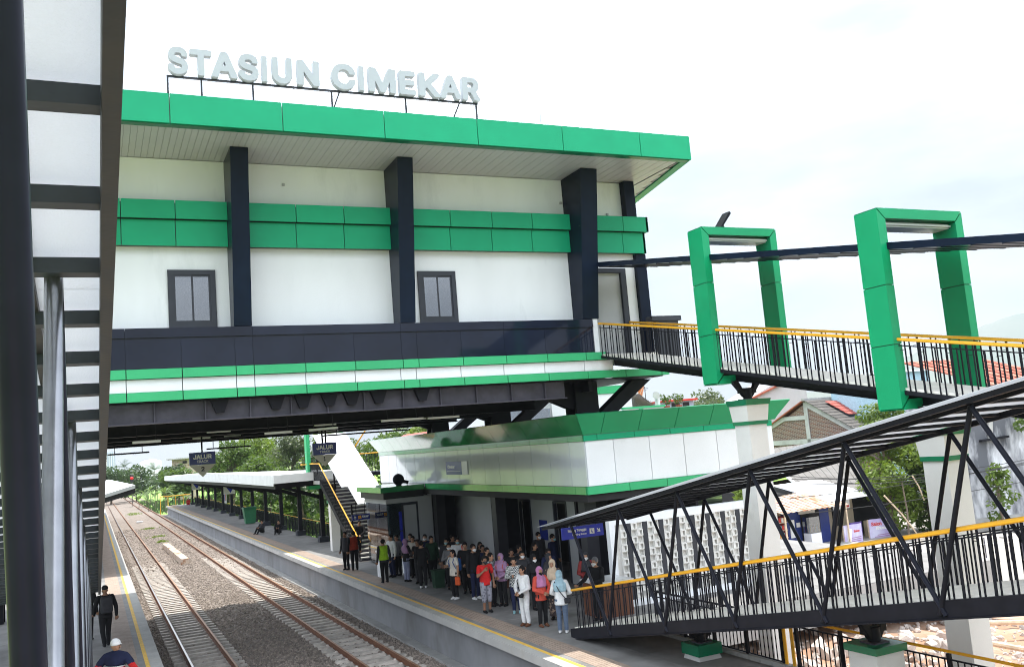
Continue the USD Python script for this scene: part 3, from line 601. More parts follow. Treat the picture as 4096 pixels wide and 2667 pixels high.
# dark glossy plinth with ledge
MB().box((-5.3, 23.62, 7.42), (13.9, YW, 8.38)).build('plinth_core', 'navy_frame', B)
dj = [-3.1, -1.8, -.5, .78, 2.06, 3.345, 3.79, 5.1, 6.43, 7.76, 8.21, 9.53, 10.87, 12.2]
panels(B, 'plinth_panel', 'navy_panel', -5.3, 13.86, dj, 7.43, 8.17, 23.595, .025, .008)
panels(B, 'plinth_ledge', 'navy_panel', -5.3, 13.86, dj[::3], 8.19, 8.425, 23.56, .55, .008)
MB().box((13.87, 23.58, 7.41), (14.03, YW, 8.46)).build('plinth_end', 'white_panel', B)
# lower bands
panels(B, 'upper_band_panel', 'green_leaf_panel', -5.3, 14.22, dj[:5] + [3.345, 3.79] + dj[7:] + [13.5], 7.185, 7.415, 23.52, .08, .022)
panels(B, 'white_band_panel', 'white_panel', -5.3, 14.46, [-3.1, -1.8, -.5, .78, 2.06, 3.35, 3.8, 5.1, 6.42, 7.69, 8.14, 9.46, 10.79, 12.11, 13.45], 6.865, 7.17, 23.60, .05, .02)
panels(B, 'lower_band_panel', 'green_leaf_panel', -5.3, 16.45, [-3.1, -1.8, -.5, .78, 2.06, 3.35, 3.8, 5.1, 6.45, 7.76, 8.2, 9.53, 10.87, 12.2, 13.52, 14.85, 16.16], 6.635, 6.855, 23.54, .08, .022)
MB().box((-5.3, 23.66, 6.66), (14.4, 24.1, 7.40)).build('band_core', 'navy_frame', B)
MB().box((16.37, 23.63, 6.64), (16.45, 39, 6.86)).box((14.5, 38.9, 6.6), (16.4, 39, 7.3)).build('band_side', 'green_leaf_panel', B)
MB().box((-5.3, 23.7, 6.605), (16.3, 39, 6.632)).build('floor_underside', 'black_steel', B)
# door at the ramp head, black corner column
MB().box((14.12, YW + .06, 7.35), (15.36, YW + .11, 9.98)).build('door', 'grey_wall', B)
MB().box((15.36, YW - .05, 7.35), (15.55, YW + .118, 10.12)).box((14.1, YW - .05, 9.98), (15.36, YW + .118, 10.12)).build('door_frame', 'navy_frame', B)
MB().box((15.93, 24.0, 7.4), (16.30, 24.45, 10.57)).box((15.65, 23.85, 11.75), (16.02, 24.13, 12.93)).build('corner_column', 'navy_column', B)
MB().box((15.9, 23.4, 8.32), (17.0, 23.75, 8.47)).box((16.1, 23.45, 7.1), (16.9, 23.7, 8.32)).build('corner_rail', 'navy_frame', B)
MB().box((14.0, 23.56, 7.25), (16.3, YW, 7.345)).build('door_sill', 'deck_cream', B)
# windows
for x0, x1 in ((1.84, 3.01), (8.55, 9.71)):
    f = MB(); z0, z1, w = 8.43, 10.0, .13
    f.box((x0, YW - .06, z0), (x0 + w, YW - .001, z1)).box((x1 - w, YW - .06, z0), (x1, YW - .001, z1)).box((x0 + w, YW - .06, z1 - w), (x1 - w, YW - .001, z1)).box((x0 + w, YW - .06, z0), (x1 - w, YW - .001, z0 + .2))
    W = f.build('window', 'navy_frame', B)
    xm = (x0 + x1) / 2
    for a, b, d in ((x0 + w, xm + .03, 0), (xm - .03, x1 - w, .018)):
        s_ = MB(); y = YW - .05 + d
        s_.box((a, y, z0 + .2), (a + .05, y + .016, z1 - w)).box((b - .05, y, z0 + .2), (b, y + .016, z1 - w)).box((a + .05, y, z1 - w - .05), (b - .05, y + .016, z1 - w)).box((a + .05, y, z0 + .2), (b - .05, y + .016, z0 + .25))
        s_.build('sash', 'navy_frame', W)
        MB().box((a + .05, y + .004, z0 + .25), (b - .05, y + .008, z1 - w - .05)).build('pane', 'glass_dark', W)
    MB().box((x0 + w, YW - .006, z0 + .2), (x1 - w, YW - .003, z1 - w)).build('blind', 'grey_wall', W)
for x, z in ((4.89, 12.38), (13.44, 12.19), (15.09, 11.88)): MB().box((x - .035, YW - .05, z - .035), (x + .035, YW - .001, z + .035)).build('wall_lamp', 'grey_wall', B)
# girders, floor beams and columns under the building
def ibeam(y, z0, z1, x0, x1, name='girder', mt='black_steel'):
    m = MB(); m.box((x0, y - .012, z0 + .03), (x1, y + .012, z1)); m.box((x0, y - .15, z0), (x1, y + .15, z0 + .028)); m.build(name, mt, B)
ibeam(23.98, 6.10, 6.63, -5.3, 12.9, mt='steel_grey')
for x in [.25, 1.41, 2.6, 3.7, 4.74, 5.7, 6.7, 7.8, 8.9, 10.0, 11.1, 12.2]: MB().box((x - .012, 23.85, 6.13), (x + .012, 23.967, 6.63)).build('stiffener', 'steel_grey', B)
for x in (2.95, 4.35, 5.05, 5.75, 6.35, 7.1, 8.35): MB().prism([(x - .23, 6.62), (x + .23, 6.62), (x + .10, 6.28), (x - .10, 6.28)], 1, 23.80, 23.95).build('bracket_plate', 'black_steel', B)
for y in (27.5, 31.2, 34.8, 38.4): ibeam(y, 5.95, 6.6, -5.3, 13.6)
m = MB()
for k in range(15): x = -4.6 + 1.32 * k; MB().box((x - .06, 24.1, 6.28), (x + .06, 38.4, 6.6)).build('floor_beam', 'black_steel', B)
for i, y in enumerate((24.62, 31.25, 37.9)):
    for x0, x1, s_ in ((13.62, 14.42, 1), (-3.8, -3.0, -1)):
        MB().box((x0, y, -1.3), (x1, y + .12, 6.6)).box((x0 + .3, y + .12, -1.3), (x0 + .5, y + .6, 6.6)).box((x0, y + .6, -1.3), (x1, y + .72, 6.6)).build('column', 'black_steel', B)
        xa, xb = (x1, x1 + 1.75) if s_ > 0 else (x0, x0 - 1.75)
        MB().hexa([(xa, y + .1, 5.55), (xa, y + .5, 5.55), (xa + s_ * .45, y + .5, 5.42), (xa + s_ * .45, y + .1, 5.42), (xb - s_ * .35, y + .1, 6.6), (xb - s_ * .35, y + .5, 6.6), (xb + s_ * .35, y + .5, 6.6), (xb + s_ * .35, y + .1, 6.6)]).build('brace', 'black_steel', B)
        q = [(x0 - .95, 6.6), (x0, 6.6), (x0, 5.78), (x0 - .2, 5.84), (x0 - .75, 6.08)] if s_ > 0 else [(x1, 6.6), (x1 + .95, 6.6), (x1, 5.75)]
        MB().prism(q, 1, y + .15, y + .45).build('haunch', 'black_steel', B)
# lamps and cable trays hanging under the floor
def hung(name, a, b, w, h, mt, lab, cat, grp, ztop=6.27):
    th = T(name, lab, cat, ((a[0] + b[0]) / 2, (a[1] + b[1]) / 2, a[2]), grp)
    MB().bar(a, b, w, h).build('body', mt, th)
    for t in (.15, .85):
        p = np.array(a) * (1 - t) + np.array(b) * t; MB().box((p[0] - .012, p[1] - .012, p[2] + h / 2), (p[0] + .012, p[1] + .012, ztop)).build('hanger', 'black_steel', th)
G1 = 'tube lamps under the station building'
for a, b in (((.95, 25.3, 5.72), (1.62, 25.45, 5.72)), ((4.4, 26.1, 5.74), (5.15, 26.0, 5.74)), ((5.6, 25.8, 5.74), (6.25, 25.2, 5.74)), ((7.6, 25.4, 5.85), (8.9, 25.5, 5.85)), ((9.2, 25.9, 5.85), (10.2, 25.9, 5.85)),
             ((3.2, 29.1, 6.0), (3.9, 29.3, 6.0)), ((3.3, 34.6, 6.0), (3.9, 34.7, 6.0)), ((4.4, 34.8, 6.0), (5.0, 34.8, 6.0)), ((8.3, 36.6, 6.0), (9.1, 36.6, 6.0)), ((6.6, 29.6, 6.0), (7.3, 29.6, 6.0)), ((9.8, 30.9, 6.03), (10.9, 30.9, 6.03))):
    hung('tube_lamp', a, b, .09, .06, 'fixture_white', 'white tube lamp hanging in the dark underside of the station building', 'lamp', G1)
hung('cable_tray', (3.95, 36.4, 5.62), (5.6, 36.4, 5.62), .22, .05, 'black_steel', 'black cable tray hanging right of the track 2 sign', 'cable tray', None)
hung('cable_tray', (.5, 33.5, 5.62), (1.75, 33.9, 5.62), .25, .05, 'black_steel', 'black cable tray hanging at the left end under the station building', 'cable tray', None)
hung('cable_tray', (7.4, 31.9, 5.70), (10.6, 32.0, 5.70), .25, .05, 'black_steel', 'long black cable tray hanging above the far stairs', 'cable tray', None)
MB().tube([(12.38, 23.0, 13.6), (12.39, 23.0, 14.9)], [.012, .004], 6).build('lightning_rod', 'wire', None, label='thin lightning rod on the green roof right of the lettering', cat='rod')

# ---------------------------------------------------------------- roof lettering
S = T('roof_sign', 'big white STASIUN CIMEKAR letters on a thin frame above the roof', 'sign', (5.9, 22, 13.62))
def text(s, h, depth, bold=True):
    """lettering like meshkit.text_mesh, with a heavier stroke"""
    import glob
    from PIL import Image, ImageDraw, ImageFont
    from shapely import affinity, box, union_all
    font = ImageFont.truetype(glob.glob('/opt/blender-*/*/datafiles/fonts/Inter.woff2')[0], 160); sw = 8 if bold else 3
    x0, y0, x1, y1 = font.getbbox(s, anchor='ls', stroke_width=sw); im = Image.new('L', (x1 - x0 + 8, y1 - y0 + 8))
    ImageDraw.Draw(im).text((4 - x0, 4 - y0), s, 255, font, anchor='ls', stroke_width=sw)
    on = np.pad(np.asarray(im) > 127, ((0, 0), (1, 1))).astype(np.int8); rows, starts = np.nonzero(np.diff(on, axis=1) == 1); ends = np.nonzero(np.diff(on, axis=1) == -1)[1]
    shape = union_all(box(starts, -rows - 1, ends, -rows)).buffer(0.6).buffer(-0.6).simplify(0.7)
    return trimesh.util.concatenate([trimesh.creation.extrude_polygon(g_, depth, engine='earcut') for g_ in getattr(shape, 'geoms', [shape])])
def place_text(s, width, height, org, xdir, ydir, depth=.004, bold=True):
    """lettering fitted to a box with lower left corner org"""
    t = text(s, height, 1.0, bold); v = np.array(t.vertices); lo, hi = v.min(0), v.max(0)
    v = (v - lo) / (hi - lo) * [width, height, depth]; xd, yd = np.array(xdir, float), np.array(ydir, float); n = np.cross(xd, yd)
    return MB().add(np.array(org) + v[:, :1] * xd + v[:, 1:2] * yd + v[:, 2:] * n, t.faces)
for ch, a, b in (('S', 1.86, 2.31), ('T', 2.36, 2.86), ('A', 2.85, 3.46), ('S', 3.49, 3.97), ('I', 4.055, 4.18), ('U', 4.31, 4.80), ('N', 4.93, 5.49), ('C', 5.81, 6.43), ('I', 6.53, 6.66), ('M', 6.79, 7.53), ('E', 7.63, 8.08), ('K', 8.18, 8.77), ('A', 8.78, 9.38), ('R', 9.43, 9.94)):
    o = .03 if ch in 'SCU' else 0
    if ch == 'I': MB().box((a, 21.85, 14.315), (b, 22.02, 14.97)).build('letter', 'letter_white', S)
    else: place_text(ch, b - a, .655 + 2 * o * .5, (a, 22.02, 14.315 - o * .5), (1, 0, 0), (0, 0, 1), .17).build('letter', 'letter_white', S)
m = MB(); m.box((1.83, 22.0, 14.27), (9.92, 22.05, 14.315)).build('frame_rail', 'navy_frame', S)
for x in (1.85, 2.62, 3.84, 5.82, 7.82, 9.87): MB().box((x - .02, 22.0, 13.62), (x + .02, 22.04, 14.27)).build('frame_post', 'navy_frame', S)
for x in (5.95, 9.3): MB().bar((x - .12, 22.5, 13.62), (x + .08, 22.02, 14.28), .025, .025).build('frame_brace', 'navy_frame', S)

# ---------------------------------------------------------------- platform waiting building
P = T('waiting_building', 'low waiting building with white panel parapet and green cornice behind the passengers', 'station building', (18, 34, 0))
x0, y0, x1, y1 = 13.2, 23.6, 20.3, 44.9
fj = [14.2 + 1.28 * k for k in range(5)]
# parapet: white panels between green bands, sloping green cornice
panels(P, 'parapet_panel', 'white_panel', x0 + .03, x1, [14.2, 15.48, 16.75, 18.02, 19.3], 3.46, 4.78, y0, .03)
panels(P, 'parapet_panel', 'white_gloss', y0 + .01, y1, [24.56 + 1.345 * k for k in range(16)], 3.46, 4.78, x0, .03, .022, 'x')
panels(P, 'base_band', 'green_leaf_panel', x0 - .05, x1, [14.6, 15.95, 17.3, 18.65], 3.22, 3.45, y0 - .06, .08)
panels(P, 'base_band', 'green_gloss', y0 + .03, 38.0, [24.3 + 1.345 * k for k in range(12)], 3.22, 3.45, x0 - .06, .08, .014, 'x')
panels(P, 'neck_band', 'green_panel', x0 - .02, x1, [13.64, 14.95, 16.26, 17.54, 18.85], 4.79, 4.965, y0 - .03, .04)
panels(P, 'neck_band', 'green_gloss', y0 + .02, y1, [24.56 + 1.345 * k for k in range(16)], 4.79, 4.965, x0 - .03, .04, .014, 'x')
def slope_front(a, b, ea, eb):
    MB().hexa([(a, y0 - .05, 4.975), (b, y0 - .05, 4.975), (b, y0, 4.975), (a, y0, 4.975), (a - ea, y0 - .42, 5.58), (b + eb, y0 - .42, 5.58), (b + eb, y0 - .36, 5.60), (a - ea, y0 - .36, 5.60)]).build('cornice_panel', 'green_arch', P)
c = [x0 - .05, 13.77, 15.08, 16.42, 17.75, 19.05, x1 + .1]
for i, (a, b) in enumerate(zip(c[:-1], c[1:])): slope_front(a + .011, b - .011, .37 if i == 0 else -.02 * 0, .45 if i == len(c) - 2 else 0)
ys = [y0 - .05] + [24.56 + 1.345 * k for k in range(15)] + [y1]
for i, (a, b) in enumerate(zip(ys[:-1], ys[1:])):
    e = .37 if i == 0 else 0; a += .008; b -= .008
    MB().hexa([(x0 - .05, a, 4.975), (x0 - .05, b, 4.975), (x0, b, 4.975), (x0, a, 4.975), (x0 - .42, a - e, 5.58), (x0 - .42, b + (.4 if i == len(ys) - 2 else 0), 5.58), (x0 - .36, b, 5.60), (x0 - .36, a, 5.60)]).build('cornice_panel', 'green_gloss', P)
MB().box((x0 + .04, y0 + .04, 3.3), (x1 - .02, y1, 5.2)).build('roof', 'concrete', P)
MB().hexa([(x1 + .45, y0 - .40, 5.57), (x1 + .12, y0 - .05, 4.98), (x1 + .12, y1, 4.98), (x1 + .45, y1, 5.57), (x1 + .40, y0 - .36, 5.6), (x1 + .05, y0, 4.98), (x1 + .05, y1, 4.98), (x1 + .40, y1, 5.6)]).build('cornice_panel', 'green_arch', P)
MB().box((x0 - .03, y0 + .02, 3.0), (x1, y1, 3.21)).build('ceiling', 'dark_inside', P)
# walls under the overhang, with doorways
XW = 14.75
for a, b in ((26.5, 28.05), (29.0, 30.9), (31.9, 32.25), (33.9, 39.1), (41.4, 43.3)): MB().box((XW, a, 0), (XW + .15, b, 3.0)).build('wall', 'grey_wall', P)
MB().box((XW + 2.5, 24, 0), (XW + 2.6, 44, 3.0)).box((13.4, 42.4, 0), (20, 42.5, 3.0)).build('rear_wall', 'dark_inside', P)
for a, b in ((28.05, 29.0), (30.9, 31.9), (32.25, 33.9), (39.1, 41.4)):
    MB().box((XW - .02, a - .04, 0), (XW + .1, a + .04, 2.75)).box((XW - .02, b - .04, 0), (XW + .1, b + .04, 2.75)).box((XW - .02, a + .04, 2.68), (XW + .1, b - .04, 2.75)).build('door_frame', 'navy_frame', P)
for y in (24.2, 30.9, 37.3): MB().box((13.35, y, 0), (13.75, y + .4, 3.0)).build('post', 'sign_black', P)
MB().box((XW - .03, 29.6, 1.35), (XW - .005, 30.2, 2.05)).build('notice', 'sign_navy', P)
MB().box((XW - .04, 34.1, 1.9), (XW - .005, 34.3, 2.5)).build('notice', 'sign_black', P)
# station plate on the shaded parapet
th = T('station_plate', 'small blue and white plate reflected on the glossy parapet', 'sign', (13.17, 34.1, 3.8))
MB().box((13.165, 33.55, 3.83), (13.185, 35.3, 4.35)).build('blue_field', 'sign_navy', th); MB().box((13.165, 32.95, 3.83), (13.185, 33.54, 4.35)).build('white_field', 'sign_white', th)
place_text('Cimekar', .8, .13, (13.164, 35.1, 4.08), (0, -1, 0), (0, 0, 1), .003).build('lettering', 'sign_white', th); MB().box((13.160, 33.7, 3.95), (13.164, 35.2, 3.965)).build('rule', 'sign_white', th)
# glazed office with green eave
K = T('glazed_office', 'small glazed office with green eave at the foot of the stairs', 'kiosk', (12.2, 40, 0))
MB().box((11.13, 38.0, 3.22), (13.1, 41.9, 3.45)).build('eave', 'green_gloss', K)
MB().box((11.28, 38.14, 2.93), (13.1, 41.8, 3.215)).build('fascia', 'sign_black', K)
MB().box((11.42, 38.3, 2.72), (13.5, 38.42, 2.92)).box((11.42, 38.42, 2.72), (11.54, 41.7, 2.92)).box((12.86, 38.3, 0), (13.5, 38.42, 2.72)).box((13.4, 38.42, 0), (13.5, 41.7, 2.92)).box((11.54, 41.6, 0), (13.4, 41.7, 2.92)).build('wall', 'grey_wall', K)
MB().box((12.12, 38.31, 0), (12.2, 38.41, 2.72)).box((12.78, 38.31, 0), (12.86, 38.41, 2.72)).box((12.2, 38.31, 2.6), (12.78, 38.41, 2.72)).build('door_frame', 'navy_frame', K)
MB().box((12.2, 38.33, .05), (12.78, 38.37, 2.6)).build('door', 'grey_wall', K)
MB().box((11.45, 38.34, .05), (12.12, 38.36, 2.72)).build('pane', 'glass', K); MB().box((11.45, 38.36, .05), (11.47, 40, 2.72)).build('pane', 'glass', K); MB().box((11.45, 40.02, .05), (11.47, 41.6, 2.72)).build('pane', 'glass', K)
MB().box((11.98, 38.33, 1.55), (12.11, 38.339, 2.35)).box((11.98, 38.33, .9), (12.11, 38.339, 1.5)).build('notice', 'sign_blue', K)
m = MB(); m.tube([(11.7, 39, .05), (11.7, 39, 2.6)], .05, 8).tube([(11.78, 39.2, .05), (11.78, 39.2, 2.6)], .05, 8).build('curtain', 'white_wall', K)
th = T('floodlight', 'black dome lamp standing on the green eave of the glazed office', 'floodlight', (12.55, 39.3, 3.45))
MB().mesh(trimesh.creation.icosphere(2, .26).apply_transform(np.diag([1, .7, 1, 1])).apply_translation((12.3, 39.1, 3.70))).build('dome', 'black_steel', th, smooth=40)
MB().bar((12.4, 39.1, 3.66), (12.72, 39.0, 3.53), .18, .14).build('lamp_head', 'black_steel', th); MB().box((12.2, 39.0, 3.452), (12.4, 39.2, 3.5)).build('foot', 'black_steel', th)

# screen of breeze blocks
Q = T('block_screen', 'white breeze block screen with dark upright strips behind the ramp', 'screen', (15.9, 22.95, 0)); yq = 22.9
MB().box((13.38, yq, 2.33), (18.45, yq + .2, 2.56)).build('head_beam', 'white_wall', Q)
MB().box((13.38, yq, -.1), (13.56, yq + .2, 2.33)).box((18.3, yq, -.1), (18.45, yq + .2, 2.33)).build('end_pillar', 'white_wall', Q)
MB().box((13.56, yq - .03, -.1), (18.3, yq + .2, .18)).build('base', 'white_wall', Q)
MB().box((13.56, yq + .08, .18), (18.3, yq + .17, 2.33)).build('backing', 'cream_wall', Q)
for k in range(8):
    xs = 13.94 + .565 * k; MB().box((xs, yq + .01, .18), (xs + .165, yq + .13, 2.33)).build('dark_strip', 'navy_frame', Q)
for k in range(-1, 8):
    xa = 13.94 + .565 * k + .165
    for c_ in range(2):
        for r_ in range(11):
            bx, bz, w = xa + .2 * c_ + .003, .185 + .195 * r_, .191
            if bx < 13.55 or bx + w > 18.3: continue
            m = MB(); a, b = (bx, bz), (bx + w, bz + w)
            if (c_ + r_) % 2:
                e = .022; m.box((a[0], yq + .02, a[1]), (b[0], yq + .13, a[1] + e)).box((a[0], yq + .02, b[1] - e), (b[0], yq + .13, b[1])).box((a[0], yq + .02, a[1] + e), (a[0] + e, yq + .13, b[1] - e)).box((b[0] - e, yq + .02, a[1] + e), (b[0], yq + .13, b[1] - e))
            else:
                e = .03; m.box((a[0], yq, a[1]), (b[0], yq + .13, a[1] + e)).box((a[0], yq, b[1] - e), (b[0], yq + .13, b[1])).box((a[0], yq, a[1] + e), (a[0] + e, yq + .13, b[1] - e)).box((b[0] - e, yq, a[1] + e), (b[0], yq + .13, b[1] - e))
                m.prism([(a[0] + e, a[1] + e), (a[0] + .105, a[1] + e), (a[0] + .085, b[1] - e), (a[0] + e, b[1] - e)], 1, yq + .012, yq + .11)
            m.build('breeze_block', 'cream_wall', Q)

# counters with pale tops
for (xa, ya_, xb_, yb_), lab in (((12.35, 21.95, 13.45, 23.05), 'wooden counter with white top beside the yellow ramp rail'), ((12.75, 28.6, 13.5, 29.3), 'dark counter with white top standing deep in the shade, right one'), ((12.6, 33.9, 13.2, 35.4), 'pale counter deep in the shade below the dark doorway')):
    th = T('counter', lab, 'counter', ((xa + xb_) / 2, (ya_ + yb_) / 2, 0))
    MB().box((xa, ya_, .90), (xb_, yb_, .96)).build('counter_top', 'counter_top', th); MB().box((xa + .05, ya_ + .05, 0), (xb_ - .05, yb_ - .05, .90)).build('cabinet', 'brown_wood', th)
    MB().box((xa + .045, ya_ + .1, .1), (xa + .05, yb_ - .1, .8)).build('cabinet_door', 'brown_wood', th)
th = T('desk', 'white standing desk behind the officer in the lime vest', 'desk', (10.9, 36.3, 0))
MB().box((10.3, 36.0, .98), (11.5, 36.5, 1.03)).build('desk_top', 'counter_top', th); MB().box((10.34, 36.04, 0), (10.4, 36.46, .98)).box((11.4, 36.04, 0), (11.46, 36.46, .98)).build('side_panel', 'white_panel', th)

# ---------------------------------------------------------------- hanging and standing signs
def arrow(m, c, s, ang, xd, yd, t=.004):
    xd, yd = np.array(xd, float), np.array(yd, float); n = np.cross(xd, yd); ca, sa = math.cos(ang), math.sin(ang)
    for poly in ([(-.5, -.11), (.15, -.11), (.15, .11), (-.5, .11)], [(.0, .42), (.5, .0), (.22, .0), (-.16, .32)], [(.0, -.42), (-.16, -.32), (.22, .0), (.5, .0)]):
        q = [np.array(c) + s * ((a * ca - b * sa) * xd + (a * sa + b * ca) * yd) for a, b in poly]
        m.hexa(q + [k + n * t for k in q])
for num, xc in (('2', 3.28), ('1', 7.33)):
    y = 31.5; th = T('track_sign', 'hanging JALUR TRACK sign above the left track' if num == '2' else 'hanging JALUR TRACK sign beside the far stairs and distant green portal', 'sign', (xc, y, 4.63)); w = .41
    MB().box((xc - w, y, 5.04), (xc + w, y + .14, 5.445)).build('blue_field', 'sign_navy', th)
    MB().prism([(xc - w, 5.035), (xc, 4.64), (xc + w, 5.035)], 1, y, y + .14).build('number_field', 'sign_cream', th)
    place_text('JALUR', .58, .15, (xc - .29, y - .001, 5.22), (1, 0, 0), (0, 0, 1), .006).build('lettering', 'sign_white', th)
    place_text('TRACK', .36, .085, (xc - .18, y - .001, 5.10), (1, 0, 0), (0, 0, 1), .006, False).build('lettering', 'sign_white', th)
    place_text(num, .06 if num == '1' else .11, .15, (xc - .055, y - .001, 4.82), (1, 0, 0), (0, 0, 1), .006).build('number', 'sign_black', th)
    for dx in ((-.06, .06) if num == '1' else (0,)): MB().box((xc + dx - .025, y + .04, 5.445), (xc + dx + .025, y + .09, 6.3)).build('hanger', 'black_steel', th)
def way_sign(lab, org, xd, w, h, rows, picto=None, arr=None, mt='sign_blue', legs=None):
    xd = np.array(xd, float); yd = np.array((0, 0, 1.)); n = np.cross(xd, yd); o = np.array(org, float)
    th = T('direction_sign', lab, 'sign', org)
    q = [o, o + xd * w, o + xd * w + yd * h, o + yd * h]; MB().hexa([p - n * .05 for p in q] + q).build('panel', mt, th)
    for s_, u, v, ww, hh, bold in rows: place_text(s_, ww, hh, o + xd * u + yd * v, xd, yd, .004, bold).build('lettering', 'sign_white', th)
    if picto is not None:
        u, v, s_, mt2 = picto; q = [o + xd * u + yd * v, o + xd * (u + s_) + yd * v, o + xd * (u + s_) + yd * (v + s_), o + xd * u + yd * (v + s_)]
        pk = MB().hexa(q + [k + n * .003 for k in q]).build('pictogram', mt2, th)
        for a, b, c, d in ((.3, .62, .42, .78), (.3, .3, .42, .6), (.3, .28, .68, .4), (.58, .12, .7, .4)):
            q = [o + xd * (u + s_ * i) + yd * (v + s_ * j_) + n * .0035 for i, j_ in ((a, b), (c, b), (c, d), (a, d))]
            MB().hexa(q + [k + n * .002 for k in q]).build('figure', mt, pk)
    if arr is not None: m = MB(); arrow(m, o + xd * arr[0] + yd * arr[1] + n * .001, arr[2], arr[3], xd, yd); m.build('arrow', 'sign_white', th)
    return th
th = way_sign('blue Ruang Tunggu waiting room sign with arrow at the foot of the dark ramp', (11.25, 21.75, 2.25), (1, 0, 0), 1.27, .31, [('Ruang Tunggu', .57, .085, .18, .16, True)][:0] + [('Ruang Tunggu', .18, .165, .56, .085, True), ('Waiting Room', .30, .065, .44, .065, False)], (.84, .075, .145, 'sign_white'), (1.12, .15, .13, -math.pi / 4))
for x in (11.45, 12.3): MB().box((x - .012, 21.77, 2.56), (x + .012, 21.79, 2.86)).build('hanger', 'black_steel', th)
th = way_sign('dark blue exit sign hanging before the far stairs', (10.5, 40.6, 2.02), (1, 0, 0), .82, .26, [('Keluar', .46, .10, .30, .10, True)], (.28, .06, .14, 'sign_orange'), (.13, .13, .14, math.pi / 2), 'sign_navy')
for x in (10.7, 11.1): MB().box((x - .012, 40.62, 2.28), (x + .012, 40.64, 2.9)).build('hanger', 'black_steel', th)
th = way_sign('blue arrow sign glimpsed between the left pipe posts', (-1.42, 23.6, 1.93), (1, 0, 0), .95, .36, [], None, (.20, .17, .2, -math.pi * .75))
for x in (-1.3, -.65): MB().box((x - .012, 23.62, 2.28), (x + .012, 23.64, 2.9)).build('hanger', 'black_steel', th)
# ---------------------------------------------------------------- far stairs with white roof
th = T('covered_stairs', 'far stairs with orange handrails under a steep white roof', 'stairs', (12, 47, 0))
s0, sl = 42.2, .483
for k in range(22):
    y, z = s0 + .34 * k, .168 * (k + 1)
    MB().box((11.25, y, z - .05), (13.1, y + .36, z)).build('tread', 'concrete_light', th); MB().box((11.25, y + .03, z - .168), (13.1, y + .06, z - .05)).build('riser', 'steel_grey', th)
yl, zl = s0 + .34 * 22, .168 * 22
MB().box((11.2, yl, zl - .2), (12.8, yl + 3.5, zl)).build('landing', 'concrete', th)
for x in (11.2, 13.13):
    MB().tube([(x, s0 - .1, .9), (x, yl, zl + .92), (x, yl + 3, zl + .95)], .035, 8).build('handrail', 'yellow_paint', th, smooth=40)
    MB().bar((x, s0, -.1), (x, yl, zl - .1), .05, .28).build('stringer', 'black_steel', th)
    for k in range(66):
        y = s0 + .115 * k; z = (y - s0) * sl; MB().box((x - .009, y - .012, z), (x + .009, y + .012, z + .88)).build('baluster', 'black_steel', th)
    for k in range(26): y = yl + .115 * k; MB().box((x - .009, y - .012, zl), (x + .009, y + .012, zl + .9)).build('baluster', 'black_steel', th)
MB().tube([(11.2, yl + 2.5, zl + .93), (10.7, yl + 2.5, zl + .93)], .03, 8).build('handrail', 'yellow_paint', th, smooth=40)
rz = lambda y: 2.52 + (y - 43.65) * .475
for a, b, x0_ in ((43.65, 45.4, 11.62), (45.4, 47.1, 11.30), (47.1, 51.4, 11.30)):
    d = .02
    MB().hexa([(x0_, a + d, rz(a)), (13.2, a + d, rz(a)), (13.2, a + d, rz(a) + .05), (x0_, a + d, rz(a) + .05), (x0_, b - d, rz(b)), (13.2, b - d, rz(b)), (13.2, b - d, rz(b) + .05), (x0_, b - d, rz(b) + .05)]).build('roof_sheet', 'roof_metal_white', th)
    for x in (x0_ + .35, 12.75): MB().bar((x, a + d, rz(a) + .06), (x, b - d, rz(b) + .06), .03, .025).build('roof_seam', 'white_panel', th)
for y in (43.8, 47.0, 50.8):
    for x in (11.33, 13.1): MB().box((x - .035, y - .035, max(0, (y - s0) * sl - .1)), (x + .035, y + .035, rz(y))).build('post', 'black_steel', th)
portal_y = 52
th = T('portal_frame', 'distant narrow green portal frame beside the far stairs left of the track 1 sign', 'portal frame', (11.3, 52, 3.2))
for i, (a, b) in enumerate(((3.2, 4.3), (4.31, 5.3), (5.31, 6.5))): MB().box((11.05, 52, a), (11.25, 52.5, b)).build('leg_panel', 'green_leaf_panel', th)
MB().box((11.05, 52, 6.51), (13.2, 52.5, 6.75)).build('top_panel', 'green_leaf_panel', th); MB().box((11.25, 52, 3.2), (12.2, 52.5, 3.42)).build('foot_panel', 'green_leaf_panel', th); MB().box((13.0, 52, 3.2), (13.2, 52.5, 6.5)).build('leg_panel', 'green_leaf_panel', th)
th = T('stair_pillar', 'white square pillar with green cap supporting the far stairs', 'pillar', (11.62, 48.7, 0))
MB().box((11.40, 48.5, 0), (11.86, 48.95, 2.5)).build('shaft', 'cream_wall', th); MB().box((11.34, 48.44, 2.5), (11.92, 49.01, 2.64)).build('green_cap', 'green_dark', th); MB().box((11.45, 48.6, 2.64), (11.8, 48.9, 3.5)).build('stub', 'black_steel', th)
# landing structure and rail behind the waiting building
th = T('rear_footbridge', 'dark footbridge landing with black balusters seen above the green cornice end', 'footbridge', (15, 54, 3.6))
MB().box((12.8, 50.6, 3.7), (17, 54.5, 3.9)).build('deck', 'black_steel', th)
for k in range(24): x = 13 + .16 * k; MB().box((x - .012, 50.6, 3.9), (x + .012, 50.62, 4.95)).build('baluster', 'black_steel', th)
MB().tube([(12.9, 50.6, 4.97), (17, 50.6, 4.97)], .03, 8).build('handrail', 'yellow_paint', th, smooth=40)
for x in (13.2, 16.6): MB().box((x - .1, 52, -1), (x + .1, 52.2, 3.7)).build('post', 'black_steel', th)
MB().tube([(12.9, 52.5, 4.0), (14.2, 50.7, 6.3)], .04, 8).build('brace', 'yellow_paint', th)

